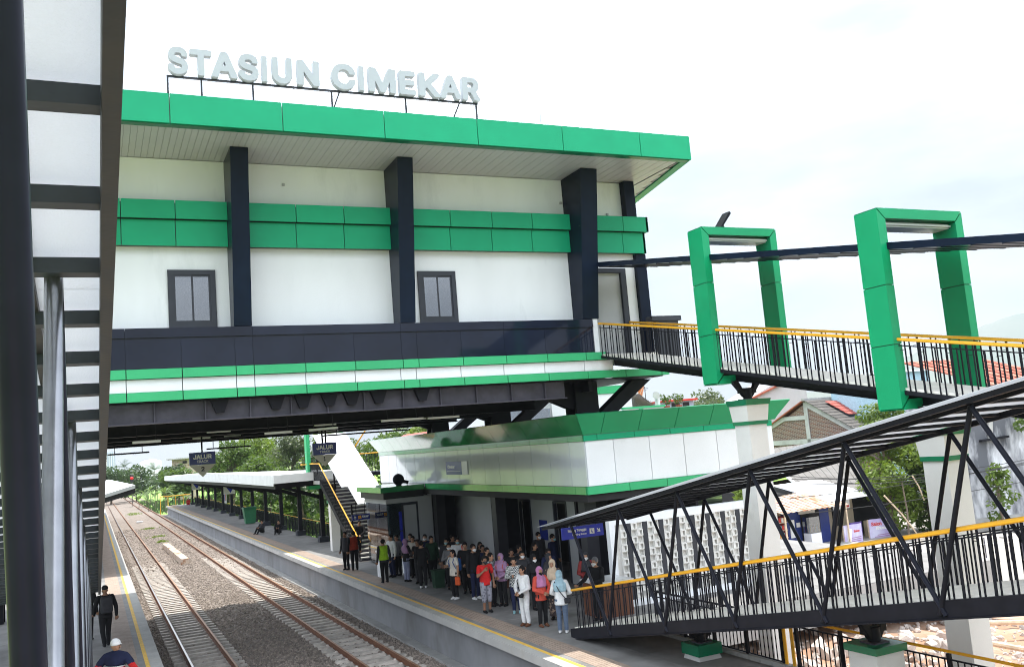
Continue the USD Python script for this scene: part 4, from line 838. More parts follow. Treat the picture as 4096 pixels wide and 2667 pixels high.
# ---------------------------------------------------------------- platform canopies further along the tracks
th = T('platform_canopy', 'long white corrugated canopy on black posts over the far right platform', 'canopy', (11.5, 95, 0), None)
def corr(m, x, ya, yb, z0, z1, n):
    ys = np.linspace(ya, yb, n); v = []; 
    for i, y in enumerate(ys):
        o = .03 if i % 4 in (0, 1) else 0; v += [(x + o, y, z0(y)), (x + o, y, z1(y))]
    m.add(v, [(2 * i, 2 * i + 1, 2 * i + 3, 2 * i + 2) for i in range(n - 1)]); return m
zt = lambda y: 4.20 + .17 * np.sin((y - 55) / 60 * 3.1); zb = lambda y: 3.60 + .07 * np.sin((y - 55) / 60 * 3.1)
ysg = [51.4, 71, 87, 103, 119, 136]
for a, b in zip(ysg[:-1], ysg[1:]): corr(MB(), 8.98, a, b - .02, zb, zt, 161).build('fascia_sheet', 'sheet_white', th)
MB().box((9.03, 51.4, 3.95), (13.4, 136, 4.16)).build('roof', 'sheet_white', th)
MB().box((9.0, 51.2, 3.72), (13.4, 51.39, 4.18)).build('end_fascia', 'sheet_white', th)
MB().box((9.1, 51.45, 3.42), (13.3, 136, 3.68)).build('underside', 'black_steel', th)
for k in range(13):
    y = 54.5 + 6.52 * k; x = 12.3
    MB().box((x - .12, y - .12, 0), (x + .12, y + .12, 3.6)).build('post', 'black_steel', th)
    MB().box((x - .28, y - .28, 0), (x + .28, y + .28, .32)).build('post_base', 'navy_frame', th)
    MB().hexa([(x - .1, y - .04, 2.5), (x - .1, y + .04, 2.5), (x - .1, y + .04, 2.75), (x - .1, y - .04, 2.75), (x - 2.2, y - .04, 3.3), (x - 2.2, y + .04, 3.3), (x - 2.2, y + .04, 3.5), (x - 2.2, y - .04, 3.5)]).build('bracket', 'black_steel', th)
th = T('platform_canopy', 'white canopy with grey end over the far left platform', 'canopy', (0, 60, 0), None)
zz = lambda x, d=0: 4.34 - .24 * (1.9 - x) + d
def leftroof(ya, yb, da, db, name, mt): MB().hexa([(-2.6, ya, zz(-2.6, da)), (1.93, ya, zz(1.93, da)), (1.93, ya, zz(1.93, db)), (-2.6, ya, zz(-2.6, db)), (-2.6, yb, zz(-2.6, da)), (1.93, yb, zz(1.93, da)), (1.93, yb, zz(1.93, db)), (-2.6, yb, zz(-2.6, db))]).build(name, mt, th)
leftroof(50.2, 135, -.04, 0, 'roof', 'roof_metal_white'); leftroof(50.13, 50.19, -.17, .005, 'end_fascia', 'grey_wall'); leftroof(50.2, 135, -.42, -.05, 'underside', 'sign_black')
for k in range(7): y = 54 + 12 * k; MB().box((-2.3, y - .12, 0), (-2.06, y + .12, 3.9)).build('post', 'black_steel', th)
for y, lab in ((88, 'small blue and white sign hanging under the far canopy, nearer one'), (118, 'small blue and white sign hanging under the far canopy, farther one')):
    th = T('platform_sign', lab, 'sign', (11.6, y, 2.5)); MB().box((10.9, y, 2.3), (11.9, y + .06, 3.1)).build('panel', 'sign_white', th); MB().prism([(11.1, 3.0), (11.85, 3.0), (11.5, 2.4)], 1, y - .01, y).build('arrow', 'sign_blue', th); MB().box((11.35, y, 3.1), (11.4, y + .05, 3.6)).build('hanger', 'black_steel', th)
th = T('platform_poster', 'white blue and red poster panel on the far platform fence', 'poster', (12.7, 101, .9)); MB().box((12.6, 100, 1.0), (12.64, 102.2, 2.9)).build('panel', 'sign_white', th)
for a, b, c, d, mt in ((100.2, 1.3, 100.7, 2.2, 'sign_red'), (100.9, 1.2, 101.3, 2.6, 'sign_blue'), (101.5, 1.1, 101.9, 2.0, 'sign_blue')): MB().box((12.59, a, b), (12.6, c, d)).build('print', mt, th)
th = T('litter_bin', 'green wheeled litter bin standing by a canopy post', 'bin', (11.75, 78.6, 0))
MB().hexa([(11.35, 78.2, .05), (12.1, 78.2, .05), (12.1, 79.0, .05), (11.35, 79.0, .05), (11.2, 78.05, 1.25), (12.2, 78.05, 1.25), (12.2, 79.15, 1.25), (11.2, 79.15, 1.25)]).build('tub', 'bin_green', th); MB().hexa([(11.15, 78.0, 1.25), (12.25, 78.0, 1.25), (12.25, 79.2, 1.25), (11.15, 79.2, 1.25), (11.2, 78.1, 1.38), (12.2, 78.1, 1.38), (12.2, 79.1, 1.38), (11.2, 79.1, 1.38)]).build('lid', 'bin_green', th)
th = T('waste_bin', 'dark green square bin on the platform among the standing passengers', 'bin', (11.15, 31.5, 0)); MB().hexa([(10.98, 31.34, 0), (11.32, 31.34, 0), (11.32, 31.66, 0), (10.98, 31.66, 0), (10.95, 31.3, .58), (11.35, 31.3, .58), (11.35, 31.7, .58), (10.95, 31.7, .58)]).build('tub', 'cloth_darkgreen', th); MB().box((10.93, 31.28, .58), (11.37, 31.72, .62)).build('rim', 'cloth_darkgreen', th)
th = T('end_railing', 'yellow railing across the far end of the right platform', 'railing', (10.8, 136, 0))
MB().tube([(8.4, 136.3, -1.2), (8.4, 136.3, 1.35), (12.3, 136.3, 1.35)], .06, 8).build('handrail', 'yellow_paint', th, smooth=40)
for x in (9.4, 10.4, 11.4): MB().tube([(x, 136.3, -.2), (x, 136.3, 1.3)], .04, 6).build('post', 'yellow_paint', th)
th = T('signal_post', 'far railway signal with a red lamp among the banana plants', 'signal', (7.0, 200, -1)); MB().tube([(7.1, 200, -1.2), (7.1, 200, 3.2)], .09, 8).build('post', 'steel_grey', th); MB().box((6.75, 199.9, 3.2), (7.45, 200.3, 4.6)).build('lamp_board', 'sign_black', th); MB().mesh(trimesh.creation.icosphere(2, .32).apply_translation((7.1, 199.8, 3.95))).build('lamp', 'lamp_red', th)
# things lying between the tracks
th = MB(); vs = [(-.17, 0, 0), (.17, 0, 0), (.17, 5.4, 0), (-.17, 5.4, 0), (-.15, .05, .36), (.15, 0.02, .36), (.15, 5.3, .34), (-.15, 5.4, .34)]
vs = np.array(vs); a = math.radians(0.5); R2 = np.array([[math.cos(a), -math.sin(a), 0], [math.sin(a), math.cos(a), 0], [0, 0, 1]])
bl = T('stone_beam', 'long pale concrete beam lying on the ballast between the tracks', 'beam', (5.1, 69, -1.0))
for k in range(3):
    w = vs.copy(); w[:, 1] = np.where(w[:, 1] < 1, k * 5.1 + .03, k * 5.1 + 5.07); w[:, 0] *= 1.5; MB().hexa(w @ R2.T + [5.15, 61.7, -1.02]).build('beam_segment', 'stone_block', bl)
for i, (x, y, s_) in enumerate(((5.1, 83, .4), (5.13, 90, .55), (5.2, 104, .6), (5.3, 143, .9), (5.2, 147, .8))):
    m = MB(); r = np.random.default_rng(90 + i)
    for k in range(120):
        p0 = np.array([x, y, -1.0]) + np.r_[r.normal(0, s_ * .6, 2), 0]; h = .08 + .16 * r.random(); d = r.normal(0, .12, 3); d[2] = h; w = r.normal(0, .03, 3); w[2] = 0
        m.add([p0 - w, p0 + w, p0 + d], [(0, 1, 2)])
    m.build('weed_tuft', 'leaf_bright', None, label='small green weed tuft growing in the ballast between the tracks', cat='weed', group='weed tufts between the tracks')
m = MB().mesh(trimesh.creation.icosphere(1, .28).apply_transform(np.diag([1.5, 1, .5, 1])).apply_translation((5.0, 120, -.95))); m.build('litter', 'sheet_white', None, label='white scrap of litter lying on the ballast between the tracks', cat='litter')

# ---------------------------------------------------------------- people
def sph(c, r, sc=(1, 1, 1), n=9):
    t = np.linspace(0, np.pi, 6)[1:-1]; a = np.arange(n) * 2 * np.pi / n
    p = [(0, 0, 1), (0, 0, -1)] + [(math.sin(i) * math.cos(j_), math.sin(i) * math.sin(j_), math.cos(i)) for i in t for j_ in a]
    return np.array(c) + r * np.array(p) * np.array(sc)
def hullp(*blobs): return Manifold.hull_points(np.vstack(blobs))
def chain(pts, rs, sc=(1, 1, 1)):
    out = Manifold()
    for (a, ra), (b, rb) in zip(zip(pts[:-1], rs[:-1]), zip(pts[1:], rs[1:])): out += hullp(sph(a, ra, sc), sph(b, rb, sc))
    return out
def tm(man):
    m = man.to_mesh(); return trimesh.Trimesh(m.vert_properties[:, :3], m.tri_verts, process=False)
def smoothed(man, le=.05, it=6):
    t = tm(man.refine_to_length(le)); t.merge_vertices(); trimesh.smoothing.filter_taubin(t, iterations=it); return t
def hand(w, d, side, s):
    """palm and five curled fingers: w wrist, d direction of the forearm"""
    d = d / np.linalg.norm(d); x = np.cross(d, (0, -1, 0.2)); x /= np.linalg.norm(x); y = np.cross(x, d)
    P_ = lambda a, b, c: w + s * (a * x + b * d + c * y)
    out = hullp(sph(P_(-.026, .03, 0), .016 * s), sph(P_(.026, .03, 0), .016 * s), sph(P_(-.032, .085, 0), .012 * s), sph(P_(.032, .085, 0), .012 * s), sph(w, .023 * s))
    for i, (u, l) in enumerate(((-.032, .062), (-.011, .075), (.011, .072), (.032, .055))):
        out += chain([P_(u, .082, 0), P_(u * 1.1, .082 + l * .55, .012), P_(u * 1.05, .082 + l * .9, .04)], [.0105 * s, .0095 * s, .008 * s])
    out += chain([P_(-.03 * side, .035, .005), P_(-.058 * side, .07, .02), P_(-.052 * side, .105, .035)], [.014 * s, .012 * s, .009 * s])
    return out
POSE = {
    'stand': dict(),
    'front': dict(eL=(-.27, -.06, 1.10), wL=(-.07, -.24, 1.00), eR=(.27, -.06, 1.10), wR=(.07, -.24, .98)),
    'phone': dict(eL=(-.26, -.10, 1.12), wL=(-.07, -.30, 1.18), eR=(.25, .0, 1.11), wR=(.24, -.03, .86)),
    'phone2': dict(eL=(-.26, -.08, 1.12), wL=(-.06, -.27, 1.22), eR=(.26, -.08, 1.12), wR=(.06, -.27, 1.22)),
    'walk': dict(kL=(-.09, -.14, .50), aL=(-.09, -.20, .08), kR=(.09, -.02, .48), aR=(.09, .26, .12), eL=(-.27, .10, 1.12), wL=(-.27, .12, .88), eR=(.27, -.08, 1.12), wR=(.26, -.26, .93)),
    'wide': dict(aL=(-.17, 0, .08), aR=(.17, 0, .08), kL=(-.13, -.02, .48), kR=(.13, -.02, .48)),
    'akimbo': dict(eL=(-.40, .06, 1.15), wL=(-.20, -.05, 1.0), eR=(.40, .06, 1.15), wR=(.20, -.05, 1.0)),
    'lean': dict(eL=(-.30, -.14, 1.12), wL=(-.34, -.42, 1.02), eR=(.27, -.10, 1.12), wR=(.14, -.34, 1.08)),
    'strap': dict(eL=(-.30, -.10, 1.14), wL=(-.12, -.20, 1.30), eR=(.28, .02, 1.10), wR=(.27, -.02, .86)),
    'sit': dict(sit=.42, kL=(-.12, -.46, .50), aL=(-.12, -.52, .08), kR=(.12, -.46, .48), aR=(.12, -.60, .08), eL=(-.27, -.16, .72), wL=(-.12, -.36, .60), eR=(.27, -.16, .72), wR=(.12, -.36, .60)),
    'floor': dict(sit=.76, kL=(-.14, -.36, .42), aL=(-.14, -.62, .08), kR=(.14, -.40, .40), aR=(.16, -.68, .08), eL=(-.27, -.14, .40), wL=(-.10, -.38, .42), eR=(.27, -.14, .40), wR=(.10, -.38, .42)),
}
pcount = [0]
def person(lab, x, y, face, h=1.62, pose='stand', top='black', bottom='black', head='hair', headcol='hair', sleeves='long', skin='skin', mask=None, hem=.84, shorts=False, skirt=False, shoes='black', z=0.0, female=False, group=None, vest=None, cuffs=None, belly=1.0, turn=0.0):
    s = h / 1.70; J = dict(POSE[pose]); drop = J.get('sit', 0)
    o = np.array([0, 0, -drop])
    shw = .165 if female else .19
    shL, shR = np.array([-shw, 0, 1.40]) + o, np.array([shw, 0, 1.40]) + o
    hipL, hipR = np.array([-.09, 0, .90]) + o, np.array([.09, 0, .90]) + o
    g = lambda k, d: np.array(J.get(k, d), float)
    eL, eR = g('eL', (-shw - .06, .03, 1.11)), g('eR', (shw + .06, .03, 1.11)); wL, wR = g('wL', (-shw - .08, -.03, .86)), g('wR', (shw + .08, -.03, .86))
    kL, kR, aL, aR = g('kL', (-.09, -.02, .49)), g('kR', (.09, -.02, .49)), g('aL', (-.095, .02, .08)), g('aR', (.095, .02, .08))
    nk, hd = np.array([0, .0, 1.44]) + o, np.array([0, -.02, 1.585]) + o
    TS = (1, .62, 1)
    def torso(gr, lo=.88): return hullp(sph((0, 0, 1.36 + o[2]), .165 + gr, (1, .6, .55)), sph((0, -.01 * belly, 1.16 + o[2]), .145 * (.93 if female else 1) * belly + gr, (1, .68, 1))) + hullp(sph((0, -.01 * belly, 1.16 + o[2]), .145 * (.93 if female else 1) * belly + gr, (1, .68, 1)), sph((0, 0, lo + o[2]), .188 + gr, (1, .66, .22)))
    arms = lambda gr: chain([shL, eL, wL], [.054 + gr, .043 + gr, .030 + gr]) + chain([shR, eR, wR], [.054 + gr, .043 + gr, .030 + gr])
    legs = lambda gr, end=1.0: chain([hipL, kL, kL + (aL - kL) * end], [.086 + gr, .058 + gr, .058 + (.040 - .058) * end + gr]) + chain([hipR, kR, kR + (aR - kR) * end], [.086 + gr, .058 + gr, .058 + (.040 - .058) * end + gr])
    skull = hullp(sph(hd + [0, .01, .02], .093, (.86, 1.02, 1.05)), sph(hd + [0, -.035, -.07], .05, (.9, .9, .9))) + hullp(sph(hd + [0, -.092, -.005], .010), sph(hd + [0, -.112, -.03], .014)) + chain([nk - [0, 0, .06], hd - [0, -.01, .05]], [.055, .05])
    for sx in (-1, 1): skull += hullp(sph(hd + [sx * .083, .01, .0], .018, (.5, 1, 1.5)), sph(hd + [sx * .078, .0, -.02], .012))
    body = torso(-.008) + arms(0) + legs(0) + skull + hullp(sph(shL, .05), sph(shR, .05), sph(nk, .05))
    body += hand(wL, wL - eL, -1, 1.0) + hand(wR, wR - eR, 1, 1.0)
    for a in (aL, aR): body += hullp(sph(a, .042), sph(a + [0, -.12, -.04], .03, (1.2, 1, .8)))
    c, si = math.cos(face), math.sin(face); Rz = np.array([[c, -si, 0], [si, c, 0], [0, 0, 1.0]])
    ct, st_ = math.cos(turn), math.sin(turn); Rt = np.array([[ct, -st_, 0], [st_, ct, 0], [0, 0, 1.0]])
    th = T('person', lab, 'person', (x, y, z), group)
    def put(name, man, mt, le=.06, it=4, sm=60):
        t = smoothed(man, le, it) if isinstance(man, Manifold) else man
        v = np.array(t.vertices)
        MB().add((v * s) @ Rz.T + [x, y, z], t.faces).build(name, mt, th, smooth=sm)
    put('body', body, skin, .05, 3)
    # clothes
    tl = hem if not skirt else hem
    shirt = torso(.02, tl) + hullp(sph(shL, .066), sph(shR, .066), sph(nk - [0, 0, .03], .06))
    if sleeves == 'long': shirt += arms(.016)
    elif sleeves == 'short': shirt += chain([shL, shL + (eL - shL) * .62], [.072, .062]) + chain([shR, shR + (eR - shR) * .62], [.072, .062])
    put('shirt', shirt, 'cloth_' + top)
    if vest: put('vest', torso(.034, .92) + hullp(sph(shL * [.8, 1, 1], .07), sph(shR * [.8, 1, 1], .07)), 'cloth_' + vest)
    if skirt: put('skirt', hullp(sph((0, 0, .95 + o[2]), .175, (1, .75, .5)), sph((0, 0, .5), .20, (1, .8, .5))) + hullp(sph((0, 0, .5), .20, (1, .8, .5)), sph((0, 0, .15), .21, (1, .8, .4))), 'cloth_' + bottom)
    else: put('shorts' if shorts else 'trousers', legs(.018 if not shorts else .03, .25 if shorts else .93) + hullp(sph(hipL + [.01, 0, .03], .10, (1, .9, 1)), sph(hipR - [.01, 0, -.03], .10, (1, .9, 1))), 'cloth_' + bottom)
    for a in (aL, aR): put('shoe', hullp(sph(a + [0, .03, -.035], .046, (.9, 1, .9)), sph(a + [0, -.13, -.048], .038, (1.1, 1, .75)), sph(a + [0, .0, .0], .045)), 'cloth_' + shoes, .1, 2)
    hh = hd + [0, .012, .025]
    if head in ('hair', 'long'):
        hr = hullp(sph(hh + [0, .012, .02], .105, (.9, 1.0, 1.0))) - Manifold.cube((.3, .2, .3), True).translate(tuple(hd + [0, -.145, -.085])) - Manifold.cube((.3, .4, .2), True).translate(tuple(hd + [0, 0, -.16]))
        if head == 'long': hr += hullp(sph(hh + [0, .05, 0], .085, (1.05, .7, 1)), sph(nk + [0, .10, -.12], .085, (1.2, .5, 1.2)))
        put('hair', hr, 'cloth_' + headcol, .05, 4)
    elif head == 'hijab':
        front = Manifold.cube((.115, .2, .13), True).translate(tuple(hd + [0, -.13, .0]))
        hj = hullp(sph(hh + [0, .015, .01], .112, (.93, 1.05, 1.08)), sph(hd + [0, -.01, -.10], .085)) - front
        hj += hullp(sph(hd + [0, 0, -.10], .085), sph((0, .01, 1.35 + o[2]), .205, (1.04, .72, .42))) + hullp(sph((0, .01, 1.35 + o[2]), .205, (1.04, .72, .4)), sph((0, -.02, 1.17 + o[2]), .195, (.98, .74, .3)))
        put('headscarf', hj, 'cloth_' + headcol, .05, 4)
    elif head == 'cap':
        put('cap', hullp(sph(hh + [0, .005, .045], .108, (.92, 1.02, .85))) - Manifold.cube((.4, .4, .12), True).translate(tuple(hd + [0, 0, -.03])), 'cloth_' + headcol, .05, 3)
        put('cap_peak', hullp(sph(hd + [-.06, -.09, .035], .014), sph(hd + [.06, -.09, .035], .014), sph(hd + [0, -.185, .02], .014)), 'cloth_' + headcol, .1, 1)
    if mask: put('mask', hullp(sph(hd + [0, -.105, -.035], .03, (1, .7, 1)), sph(hd + [-.06, -.06, -.045], .02), sph(hd + [.06, -.06, -.045], .02), sph(hd + [0, -.085, -.09], .025)), 'cloth_' + mask, .1, 1)
    if head != 'helmet' and not mask:
        put('mouth', hullp(sph(hd + [-.022, -.086, -.068], .006), sph(hd + [.022, -.086, -.068], .006)), 'cloth_maroon', .1, 0)
    for sx in (-1, 1): put('eye', hullp(sph(hd + [sx * .034, -.086, .008], .011, (1.2, .6, .7))), 'cloth_hair', .1, 0)
    return th, (lambda p: (np.array(p, float) * s) @ Rz.T + [x, y, z]), hd
def bag(lab, cat, f, c, size, mt, name='backpack', strap=None):
    """a rounded bag at local position c of a person"""
    th = T(name, lab, cat, tuple(f(c)))
    a, b, d = size; k = min(size) * .38
    pts = [np.array(c) + [sx * (a / 2 - k), sy * (b / 2 - k), sz * (d / 2 - k)] for sx in (-1, 1) for sy in (-1, 1) for sz in (-1, 1)]
    t = smoothed(hullp(*[sph(p_, k) for p_ in pts]), .08, 2); MB().add(f(t.vertices), t.faces).build('sack', mt, th, smooth=60)
    pk = smoothed(hullp(*[sph(np.array(c) + [sx * (a / 2 - k) * .7, b / 2 * .8, sz * .1 * d - d * .12], k * .5) for sx in (-1, 1) for sz in (-1, 1)]), .08, 1); MB().add(f(pk.vertices), pk.faces).build('pocket', mt, th, smooth=60)
    for q in strap or []: MB().tube([f(p_) for p_ in q], .014, 6).build('strap', mt, th)
    return th
BACK = lambda z=1.22: dict(c=(0, .19, z))
ST = [[(-.10, .14, 1.40), (-.12, -.02, 1.47), (-.13, -.13, 1.30), (-.15, .0, 1.02)], [(.10, .14, 1.40), (.12, -.02, 1.47), (.13, -.13, 1.30), (.15, .0, 1.02)]]
G = None
pi_ = math.pi
person('guard in black uniform with red back panel standing with his back turned near the stairs', 10.19, 39.4, pi_ * .95, 1.66, 'stand', 'black', 'black', 'hair', vest='blackred')
person('guard in dark uniform beside the red backed guard, facing the track', 9.95, 39.9, -.9, 1.64, 'stand', 'charcoal', 'black', 'hair', skin='skin_dark')
person('man in black sitting on the lower steps of the far stairs', 11.55, 43.35, -.5, 1.66, 'sit', 'black', 'black', 'hair', z=.55)
person('officer in a lime and orange safety vest seen from behind', 10.05, 34.47, pi_ * 1.02, 1.63, 'stand', 'charcoal', 'black', 'hair', vest='lime')
person('young man in a white shirt standing right of the lime vest officer', 10.75, 35.7, -1.2, 1.66, 'phone', 'white', 'navy', 'hair')
person('man in a pale grey shirt just behind the white shirted man', 11.05, 35.9, -1.0, 1.60, 'stand', 'grey', 'black', 'hair')
person('woman in lilac headscarf, black jacket and pale blue jeans', 10.78, 33.95, 1.9, 1.58, 'front', 'black', 'lightdenim', 'hijab', 'lilac', female=True)
person('person in a pale striped shirt in the shade before the dark doorway', 11.3, 34.6, -.6, 1.60, 'phone', 'cream', 'black', 'hair')
person('man all in black turned away in the middle of the shaded crowd', 10.7, 31.85, 2.6, 1.66, 'front', 'black', 'black', 'hair', shoes='white')
person('man with short hair and a grey green shirt against the dark doorway', 11.5, 33.0, .2, 1.67, 'stand', 'darkgreen', 'black', 'hair')
fq = person('woman with a pale mask sitting in the shade beside the green bin', 11.3, 30.6, -.4, 1.58, 'phone2', 'grey', 'black', 'hair', mask='white', female=True)
person('man with pale green mask and white shirt in the back row', 11.9, 31.3, -.2, 1.66, 'stand', 'white', 'black', 'hair', mask='teal')
person('person half hidden in the dark doorway left of the green masked man', 12.2, 32.6, .3, 1.65, 'stand', 'charcoal', 'black', 'hair', skin='skin_dark')
t_, f, hd_ = person('woman in a beige top carrying a blue backpack, white trainers', 10.66, 28.55, -1.25, 1.58, 'phone', 'cream', 'black', 'long', sleeves='short', shoes='white', female=True)
bag('blue backpack on the woman in the beige top', 'backpack', f, (0, .20, 1.18), (.30, .18, .44), 'cloth_blue', strap=ST)
bag('orange carrier bag held by the woman in the beige top', 'bag', f, (.28, -.08, .66), (.22, .12, .30), 'cloth_orange', 'carrier_bag')
person('tall man in an open black jacket with a white mask', 11.15, 27.95, .25, 1.74, 'stand', 'black', 'navy', 'hair', mask='white', shoes='white')
person('woman in a salmon headscarf behind the tall man in black', 11.75, 30.3, .0, 1.52, 'stand', 'black', 'black', 'hijab', 'salmon', mask='white', female=True)
person('person with bushy black hair behind the red shirted man', 11.4, 27.4, .3, 1.64, 'stand', 'black', 'black', 'long', female=True)
person('person in a black and white batik shirt behind the red shirted man', 11.05, 26.3, .6, 1.60, 'stand', 'batik', 'black', 'hair', sleeves='short')
t_, f, hd_ = person('stout man in a bright red shirt and patterned shorts', 10.5, 25.5, .05, 1.63, 'strap', 'red', 'camo', 'hair', sleeves='short', shorts=True, skin='skin_dark', belly=1.12, hem=.86, mask='charcoal')
bag('black sling bag strap across the red shirt', 'bag', f, (.20, .12, 1.12), (.16, .12, .28), 'cloth_black', 'sling_bag', strap=[[(.16, .05, 1.42), (.10, -.12, 1.28), (.16, -.10, 1.05)]])
t_, f, hd_ = person('woman in a lilac headscarf and grey top with a red backpack', 11.3, 26.1, -1.0, 1.56, 'front', 'lilac', 'black', 'hijab', 'lilac', female=True)
bag('salmon red backpack on the woman in the lilac headscarf', 'backpack', f, (0, .20, 1.16), (.30, .18, .42), 'cloth_salmon', strap=ST)
person('young person in a plaid shirt standing half behind the woman in white', 11.1, 24.7, -.5, 1.58, 'phone', 'plaid', 'navy', 'hair', shoes='teal')
t_, f, hd_ = person('woman in all white with long black hair and a small black bag', 10.5, 22.85, -1.2, 1.58, 'front', 'white', 'white', 'long', shoes='brown', female=True, hem=.88)
bag('small black bag at the waist of the woman in white', 'bag', f, (.05, -.20, .92), (.22, .10, .16), 'cloth_black', 'waist_bag', strap=[[(.0, -.16, .98), (-.13, -.12, 1.3), (-.12, .08, 1.42)]])
t_, f, hd_ = person('woman in a pink headscarf and coral tunic with hands clasped', 10.8, 22.4, .1, 1.55, 'front', 'coral', 'black', 'hijab', 'pink', mask='black', hem=.78, female=True, belly=1.12, shoes='brown')
bag('dark grey handbag at the side of the woman in the coral tunic', 'bag', f, (.22, -.12, .88), (.26, .12, .18), 'cloth_charcoal', 'handbag')
person('woman in a beige headscarf and long flowered dress', 11.5, 23.0, -.7, 1.60, 'front', 'floral', 'floral', 'hijab', 'beige', skirt=True, female=True)
t_, f, hd_ = person('woman in a pale blue headscarf, white top and blue jeans seen from behind', 10.82, 21.3, 2.5, 1.55, 'front', 'white', 'denim', 'hijab', 'sky', shoes='white', female=True, hem=.80)
bag('dark crossbody strap and pouch on the woman in the pale blue headscarf', 'bag', f, (-.20, .10, .90), (.18, .10, .16), 'cloth_charcoal', 'crossbody_bag', strap=[[(-.16, .12, .95), (.0, .17, 1.18), (.13, .08, 1.43)]])
person('woman in a black headscarf with a white mask in the shade', 11.75, 24.7, .1, 1.58, 'stand', 'black', 'black', 'hijab', 'black', mask='white', female=True)
person('person in a grey headscarf with white sleeve stripes in the shade', 12.15, 24.5, .4, 1.58, 'stand', 'charcoal', 'black', 'hijab', 'charcoal', female=True)
for lab, x, y, fc, h, ps, tp, bt, hc, mk in (
    ('short haired man in charcoal between the lime vest officer and the lilac headscarf', 11.4, 35.2, -.8, 1.64, 'stand', 'charcoal', 'black', 'hair', None),
    ('man in navy standing behind the lilac headscarf woman', 11.6, 34.0, -.5, 1.66, 'phone', 'navy', 'black', 'hair', 'white'),
    ('figure in black at the left of the green bin', 10.95, 33.0, -.9, 1.60, 'phone2', 'black', 'charcoal', 'hair', None),
    ('figure in dark grey right behind the green bin', 11.7, 31.9, -.6, 1.63, 'stand', 'charcoal', 'black', 'hair', 'teal'),
    ('man in dark clothes behind the woman with the blue backpack', 11.4, 29.3, -.5, 1.68, 'front', 'black', 'black', 'hair', None),
    ('woman with long black hair in black next to the salmon headscarf', 12.2, 29.9, .2, 1.56, 'stand', 'black', 'navy', 'long', None),
    ('person in a navy top between the tall man and the red shirt', 11.75, 28.6, -.1, 1.60, 'phone', 'navy', 'black', 'long', None),
    ('person in black just behind the red backpack', 11.9, 26.6, -.3, 1.60, 'stand', 'black', 'black', 'hair', None),
    ('dark haired person in charcoal behind the plaid shirt', 11.8, 25.6, -.2, 1.62, 'phone', 'charcoal', 'black', 'hair', 'white'),
    ('person in navy deep in the shade left of the maroon top', 12.6, 25.4, .1, 1.60, 'stand', 'navy', 'black', 'long', None)):
    person(lab, x, y, fc, h, ps, tp, bt, hc, mask=mk, skin='skin' if h > 1.61 else 'skin_dark')
person('man with a white mask standing against the grey wall at the back', 14.2, 29.3, .2, 1.70, 'stand', 'charcoal', 'black', 'hair', mask='white')
person('man in dark clothes with a pale mask beside him at the back wall', 14.35, 28.5, .5, 1.66, 'stand', 'navy', 'black', 'hair', mask='teal')
person('dark haired person in black behind the masked woman', 13.0, 27.2, .6, 1.62, 'stand', 'black', 'black', 'long')
person('person in black by the white topped counter deep in the shade', 12.4, 27.1, .4, 1.62, 'stand', 'charcoal', 'black', 'hair', skin='skin_dark')
person('woman in a maroon top behind the counter', 12.95, 23.7, -.3, 1.57, 'front', 'maroon', 'lightdenim', 'hijab', 'charcoal', mask='white', female=True)
person('grey haired man in black leaning an arm on the counter', 12.25, 21.9, -1.1, 1.66, 'lean', 'black', 'black', 'hair', 'grey', mask='white')
person('person sitting on the far platform edge in dark clothes, left one', 10.75, 66.6, -.9, 1.65, 'floor', 'charcoal', 'black', 'hair', z=0)
person('person sitting on the far platform floor in black, right one', 11.5, 64.4, -.4, 1.65, 'floor', 'black', 'black', 'hair', z=0)
person('tiny figure in red sitting at the far end of the right platform', 11.8, 133, -.2, 1.65, 'floor', 'red', 'red', 'hair', z=0)
person('vendor with a white cap beyond the far platform fence', 15.4, 75, -.6, 1.65, 'stand', 'grey', 'grey', 'cap', 'white', z=-1.0)
t_, f, hd_ = person('man all in black walking away on the left platform', .24, 29.9, pi_ * 1.05, 1.72, 'walk', 'black', 'black', 'cap', 'black', mask='white', skin='skin_dark', turn=.4)
bag('black backpack on the man walking along the left platform', 'backpack', f, (0, .20, 1.20), (.34, .20, .48), 'cloth_charcoal', strap=ST)
t_, f, hd_ = person('railway worker in a white cap and red and navy jacket at the bottom left', .32, 19.95, pi_ * .86, 1.74, 'akimbo', 'red', 'navy', 'cap', 'white', hem=.80)
ct = smoothed(hullp(sph((-.17, 0, 1.40), .09), sph((.17, 0, 1.40), .09), sph((0, 0, 1.28), .215, (1, .66, .3)), sph((0, 0, 1.37), .215, (1, .68, .5)), sph((0, .0, 1.45), .085)) + chain([(-.19, 0, 1.40), (-.30, .03, 1.28)], [.08, .074]) + chain([(.19, 0, 1.40), (.30, .03, 1.28)], [.08, .074]), .05, 3); MB().add(f(ct.vertices), ct.faces).build('jacket_yoke', 'cloth_navy', t_, smooth=60)
ct = smoothed(hullp(sph((0, 0, 1.235), .205, (1, .63, .12))), .05, 2); MB().add(f(ct.vertices), ct.faces).build('reflective_band', 'cloth_white', t_, smooth=60)
person('person half hidden by the left posts on the left platform', -.25, 31.5, pi_ * .9, 1.68, 'stand', 'black', 'black', 'hair')
